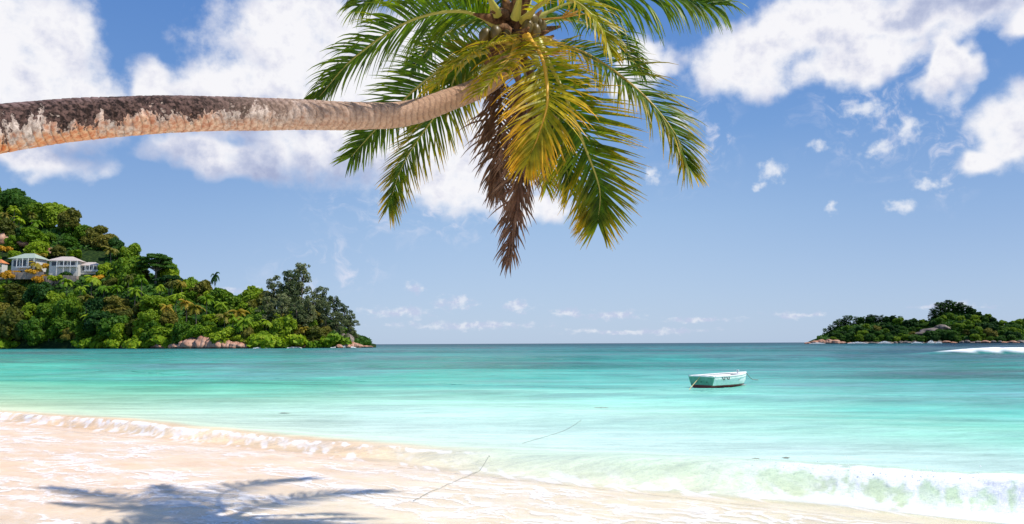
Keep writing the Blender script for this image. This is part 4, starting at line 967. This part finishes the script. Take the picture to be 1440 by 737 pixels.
# ------------------------------------------------------------------ trees on the headland
placed = []
def screen_ok(x, y, rx, ry):
    for (a, b) in placed:
        if ((a - x) / rx) ** 2 + ((b - y) / ry) ** 2 < 1: return False
    return True
todo = []   # (kind, matk, loc, scale, sz, name, base label)
def where(px, py, f):
    h_ = 'at the left edge of the bay' if px < 15 else 'below the green-roofed villa' if px < 60 and f < .5 else 'below the pink-roofed villas' if px < 145 and f < .5 else 'above the villas' if px < 145 else 'under the flat-topped tree' if px < 250 else 'above the pink outcrop' if px < 365 else 'near the headland tip'
    v_ = 'at the waterline' if f < .12 else 'low on the slope' if f < .4 else 'high on the slope' if f < .85 else 'on the ridge line'
    return h_ + ' ' + v_
def add_tree(H, px, f, key, mk, sc, name, adj, cat, group, sz=None, force=False, rx=19, ry=13, loc=None, dz=0):
    p = H.pt(px, f) if loc is None else loc; p.z += dz
    hgt_ = {'d': 9.0, 'c': 20, 'u': 14, 'b': 1.4, 'p': 9}[key[0]] * (sz or sc)
    tx, ty = proj(p + Vector((0, 0, hgt_ * .85)))
    if not force and not screen_ok(tx, ty, rx, ry): return False
    # keep the villas in view
    d = math.hypot(p.x, p.y)
    if not force and -20 < tx < 148 and d < min(VD) + 22:
        cw = 6 * sc * FPX / d
        ytop = proj(p + Vector((0, 0, hgt_ * 1.25)))[1]
        lim = 378 if tx < 62 else 384
        if ytop < lim: return False
    placed.append((tx, ty)); todo.append((key, mk, p, sc, sz, name, adj, cat, group, px, f)); return True
G1 = 'trees on the headland'
# landmark trees first
add_tree(H1, 219, .75, 'umbrella', 'dark', 1.25, 'flat_topped_tree', 'flat-topped dark spreading tree with layered crown on the ridge right of the villas', 'tree', 'landmark trees of the headland', force=True, dz=2, sz=1.35)
add_tree(H1, 238, .60, 'umbrella', 'dark', 1.0, 'flat_topped_tree', 'smaller flat-topped tree leaning down the slope beside the taller one', 'tree', 'landmark trees of the headland', force=True, sz=1.0, dz=3)
add_tree(H1, 165, .95, 'dome1', 'dark', 1.0, 'broadleaf_tree', 'tall dark round-crowned tree standing above the skyline right of the villas', 'tree', 'landmark trees of the headland', force=True, sz=1.5, dz=2)
add_tree(H1, 300, 1.0, 'palm1', 'dark', 1.0, 'coconut_palm', 'lone tall palm silhouetted above the low ridge', 'palm tree', 'palms on the headland', force=True, sz=2.1, dz=3)
for px, f, s, z, k in [(388, .7, 1.15, 1.35, 0), (408, .6, 1.25, 1.45, 1), (424, .75, 1.25, 1.5, 2), (440, .5, 1.0, 1.15, 0), (452, .6, 1.0, 1.1, 1), (466, .5, .9, .95, 2), (480, .6, .95, 1.0, 0), (489, .4, .75, .75, 1), (398, .2, 1.0, .95, 2), (418, .15, 1.1, 1.0, 0), (434, .2, 1.0, .9, 1), (456, .2, .9, .85, 2), (472, .15, .85, .75, 1), (380, .3, 1.0, .9, 1), (412, .9, 1.2, 1.35, 0)]:
    add_tree(H1, px + (px - 430) * .08, f, 'casu%d' % k, 'grey', s * 1.12, 'casuarina_tree', 'tall feathery grey-green tree', 'tree', 'tall feathery trees near the headland tip', sz=z * .95, force=True)
for px, f in [(395, .05), (420, .4), (445, .05), (462, .35), (430, .5), (405, .4), (478, .3)]:
    add_tree(H1, px, f, 'dome%d' % random.randrange(5), random.choice(['dark', 'mid', 'olive']), random.uniform(.7, .95), 'broadleaf_tree', 'round green tree', 'tree', G1, force=True)
for px in [2, 14, 26, 133, 141, 160, 178, 198, 206, 233, 240, 362, 374, 384, 396, 407, 440, 448, 456, 464]:
    add_tree(H1, px + random.uniform(-3, 3), -.01, 'bush', 'bright', random.uniform(2.0, 3.4), 'shore_bush', 'bright lime-green bush at the waterline', 'bush', 'lime-green bushes along the headland shore', force=True)
# garden plants by the villas
for px, f_, mk, nm_ in [(52, 382, 'gold', 'golden-orange'), (60, 392, 'gold', 'golden-yellow'), (68, 390, 'yellow', 'yellow-green'), (20, 384, 'gold', 'rusty orange'), (66, 374, 'gold', 'orange'), (4, 350, 'gold', 'orange'), (54, 360, 'yellow', 'yellow'), (140, 390, 'gold', 'golden'), (76, 392, 'bright', 'bright green'), (92, 386, 'dark', 'dark green'), (10, 388, 'gold', 'orange')]:
    d0 = ray(px, f_); hl = math.hypot(d0.x, d0.y); q0 = on_hill(H1, px, f_); dist = math.hypot(q0.x, q0.y) - 18
    loc = CAM + d0 * (dist / hl)
    add_tree(H1, px, .5, 'bush', mk, random.uniform(1.4, 1.9), 'garden_shrub', nm_ + ' shrub in the garden of the villas', 'shrub', 'shrubs around the villas', force=True, loc=loc - Vector((0, 0, 2)))
# palms
for px, f, s in [(20, .80, 1.1), (28, .72, 1.0), (52, .74, 1.15), (44, .80, 1.0), (8, .75, 1.0), (155, .62, 1.2), (134, .3, 1.2), (192, .3, 1.2), (200, .42, 1.1), (183, .36, 1.0), (118, .18, 1.1), (126, .1, 1.1), (132, .04, 1.1), (150, .2, 1.0), (167, .28, 1.0), (262, .15, 1.1), (275, .12, 1.1), (250, .3, 1.0), (335, .3, 1.2), (328, .1, 1.0), (345, .06, 1.1), (338, .02, .9), (225, .45, 1.0), (290, .35, 1.0), (236, .2, 1.0), (243, .5, 1.0), (412, .35, .8), (376, .08, .8), (55, .32, 1.0), (98, .2, 1.0), (316, .05, 1), (255, .55, 1), (310, .5, .9), (428, .02, .7)]:
    add_tree(H1, px, f, 'palm%d' % random.randrange(3), random.choice(['yellow', 'olive', 'bright', 'bright']), s * 1.35, 'coconut_palm', 'yellow-green coconut palm', 'palm tree', 'palms on the headland', force=True, sz=s * 1.45)
# the mass of rounded crowns
tries = 0
for tries in range(5200):
    px = random.uniform(-160, 470) ; f = random.choice([random.random(), random.random() ** 2, 1.0, .02])
    if f == 1.0: f = random.uniform(.9, 1.05)
    if px > 375 and (f > .5): continue
    mk = random.choices(['mid', 'dark', 'bright', 'olive'], [4, 2.6 if f < .5 else 1.2, 3.2 if f > .35 else 1.2, 1.3])[0]
    if px > 230 and px < 380: mk = random.choices(['mid', 'bright', 'olive'], [3, 4, 1.2])[0]
    sc = random.choice([.7, .85, 1.0, 1.15, 1.3, 1.55]) * random.uniform(.92, 1.08) * (.78 if px > 230 else 1)
    sz = sc * random.uniform(.8, 1.45)
    add_tree(H1, px, f, 'dome%d' % random.randrange(5), mk, sc, 'broadleaf_tree', {'mid': 'green', 'dark': 'dark green', 'bright': 'bright green', 'olive': 'olive brown'}[mk] + ' round-crowned tree', 'tree', G1, sz=sz, rx=(18 if px < 230 else 13), ry=(12.5 if px < 230 else 9.5))
    if len(todo) > 330: break
from collections import defaultdict
def emit():
    groups = defaultdict(list)
    for t in todo:
        lab = t[6]
        if 'tree' == t[7] and 'landmark' not in t[8] or t[7] == 'palm tree' and 'lone' not in lab: lab = lab + ' ' + where(t[9], 0, t[10])
        groups[lab].append(t)
    ORD = ['leftmost', 'second from the left', 'third from the left', 'fourth from the left', 'fifth from the left', 'sixth from the left', 'seventh from the left', 'eighth from the left', 'ninth from the left', 'tenth from the left']
    for lab, lst in groups.items():
        lst.sort(key=lambda t: t[2].x / t[2].y)
        for i, t in enumerate(lst):
            key, mk, p, sc, sz, name, adj, cat, group, px, f = t
            l2 = lab if len(lst) == 1 or i >= len(ORD) else lab + ', ' + ORD[i]
            l2 = ' '.join(l2.split()[:16])
            plant(key, mk, p, sc, name, l2, cat, group, sz=sz)
print('headland trees', len(todo)); emit()
tick('isl')
# islands
todo.clear(); placed.clear()
def where2(px):
    return 'on the low left end of the island' if px < 1200 else 'on the long middle back of the island' if px < 1290 else 'on the island summit' if px < 1365 else 'on the right slope of the island' if px < 1432 else 'on the farther shore'
def add2(H, px, f, key, mk, sc, adj, group, sz=None, force=False, rx=8.5, ry=4.5):
    p = H.pt(px, f); hgt_ = 9.5 * (sz or sc); tx, ty = proj(p + Vector((0, 0, hgt_)))
    if not force and not screen_ok(tx, ty, rx, ry): return
    placed.append((tx, ty)); todo.append((key, mk, p, sc, sz, 'casuarina_tree' if key[0] == 'c' else 'broadleaf_tree', adj + ' ' + where2(px), 'tree', group, px, f))
for px, s in [(1160, .6), (1168, .75), (1175, .7), (1180, .9), (1186, .8), (1190, 1.0), (1196, .9), (1204, .8), (1214, .8), (1222, .8), (1228, .9), (1234, .8), (1240, .8), (1316, .9), (1327, 1.0), (1335, 1.0), (1344, 1.0), (1352, 1.0), (1248, .6), (1258, .7), (1266, .7), (1278, .5), (1312, .9), (1322, 1.1), (1330, .9), (1340, 1.15), (1348, .9), (1356, 1.0), (1364, .8)]:
    add2(H2, px, .95, 'casu%d' % random.randrange(3), 'dark', s * 1.25, 'dark feathery tree standing above the skyline', 'tall trees on the island skyline', force=True, sz=s * .72)
for k in range(1600):
    px = random.uniform(1158, 1432); f = random.random()
    if 1288 < px < 1345 and .12 < f < .55: continue
    mk = random.choices(['dark', 'mid', 'olive'], [5, 2 if px < 1340 else 5, .6])[0]
    add2(H2, px, f, 'dome%d' % random.randrange(5), mk, random.uniform(.75, 1.15), {'dark': 'dark green', 'mid': 'green', 'olive': 'olive'}[mk] + ' rounded tree', 'trees on the island')
for k in range(500):
    px = random.uniform(1405, 1560); f = random.random()
    add2(H3, px, f, 'dome%d' % random.randrange(5), 'bright' if f < .6 and px < 1440 else 'mid', random.uniform(1.0, 1.5), 'green rounded tree', 'trees on the farther shore', rx=9, ry=6)
where = lambda px, py, f: '' if f > .9 else 'near its foot' if f < .3 else 'halfway up' if f < .7 else 'near its top'
emit()
print('island trees', len(todo))
tick('surf')
# surf at the rocks
cs = []; 
for (a, b, H, hh_) in [(1138, 1160, H2, 1.5), (1190, 1218, H2, 2.2), (1233, 1252, H2, 3.0), (1280, 1296, H2, 2), (1302, 1312, H2, 4), (1313, 1322, H2, 2), (466, 500, H1, 1.1), (358, 382, H1, .7), (405, 425, H1, .5)]:
    for i in range(int((b - a) * 26)):
        px = random.uniform(a, b); u = (px - a) / (b - a); p = H.pt(px, -.02); sc_ = math.sin(u * math.pi)
        k = .985 + random.uniform(-.006, .004); cs.append((p.x * k, p.y * k, random.random() ** 1.5 * hh_ * sc_))
cs = np.array(cs); V, F = octa(cs, .25 + .5 * rng.random(len(cs)), .6)
o = link('rock_surf', npmesh('rock_surf', V, F, True), None, FOAM_M); top(o, 'white surf breaking against the rocks of headland and island', 'surf', kind='stuff')
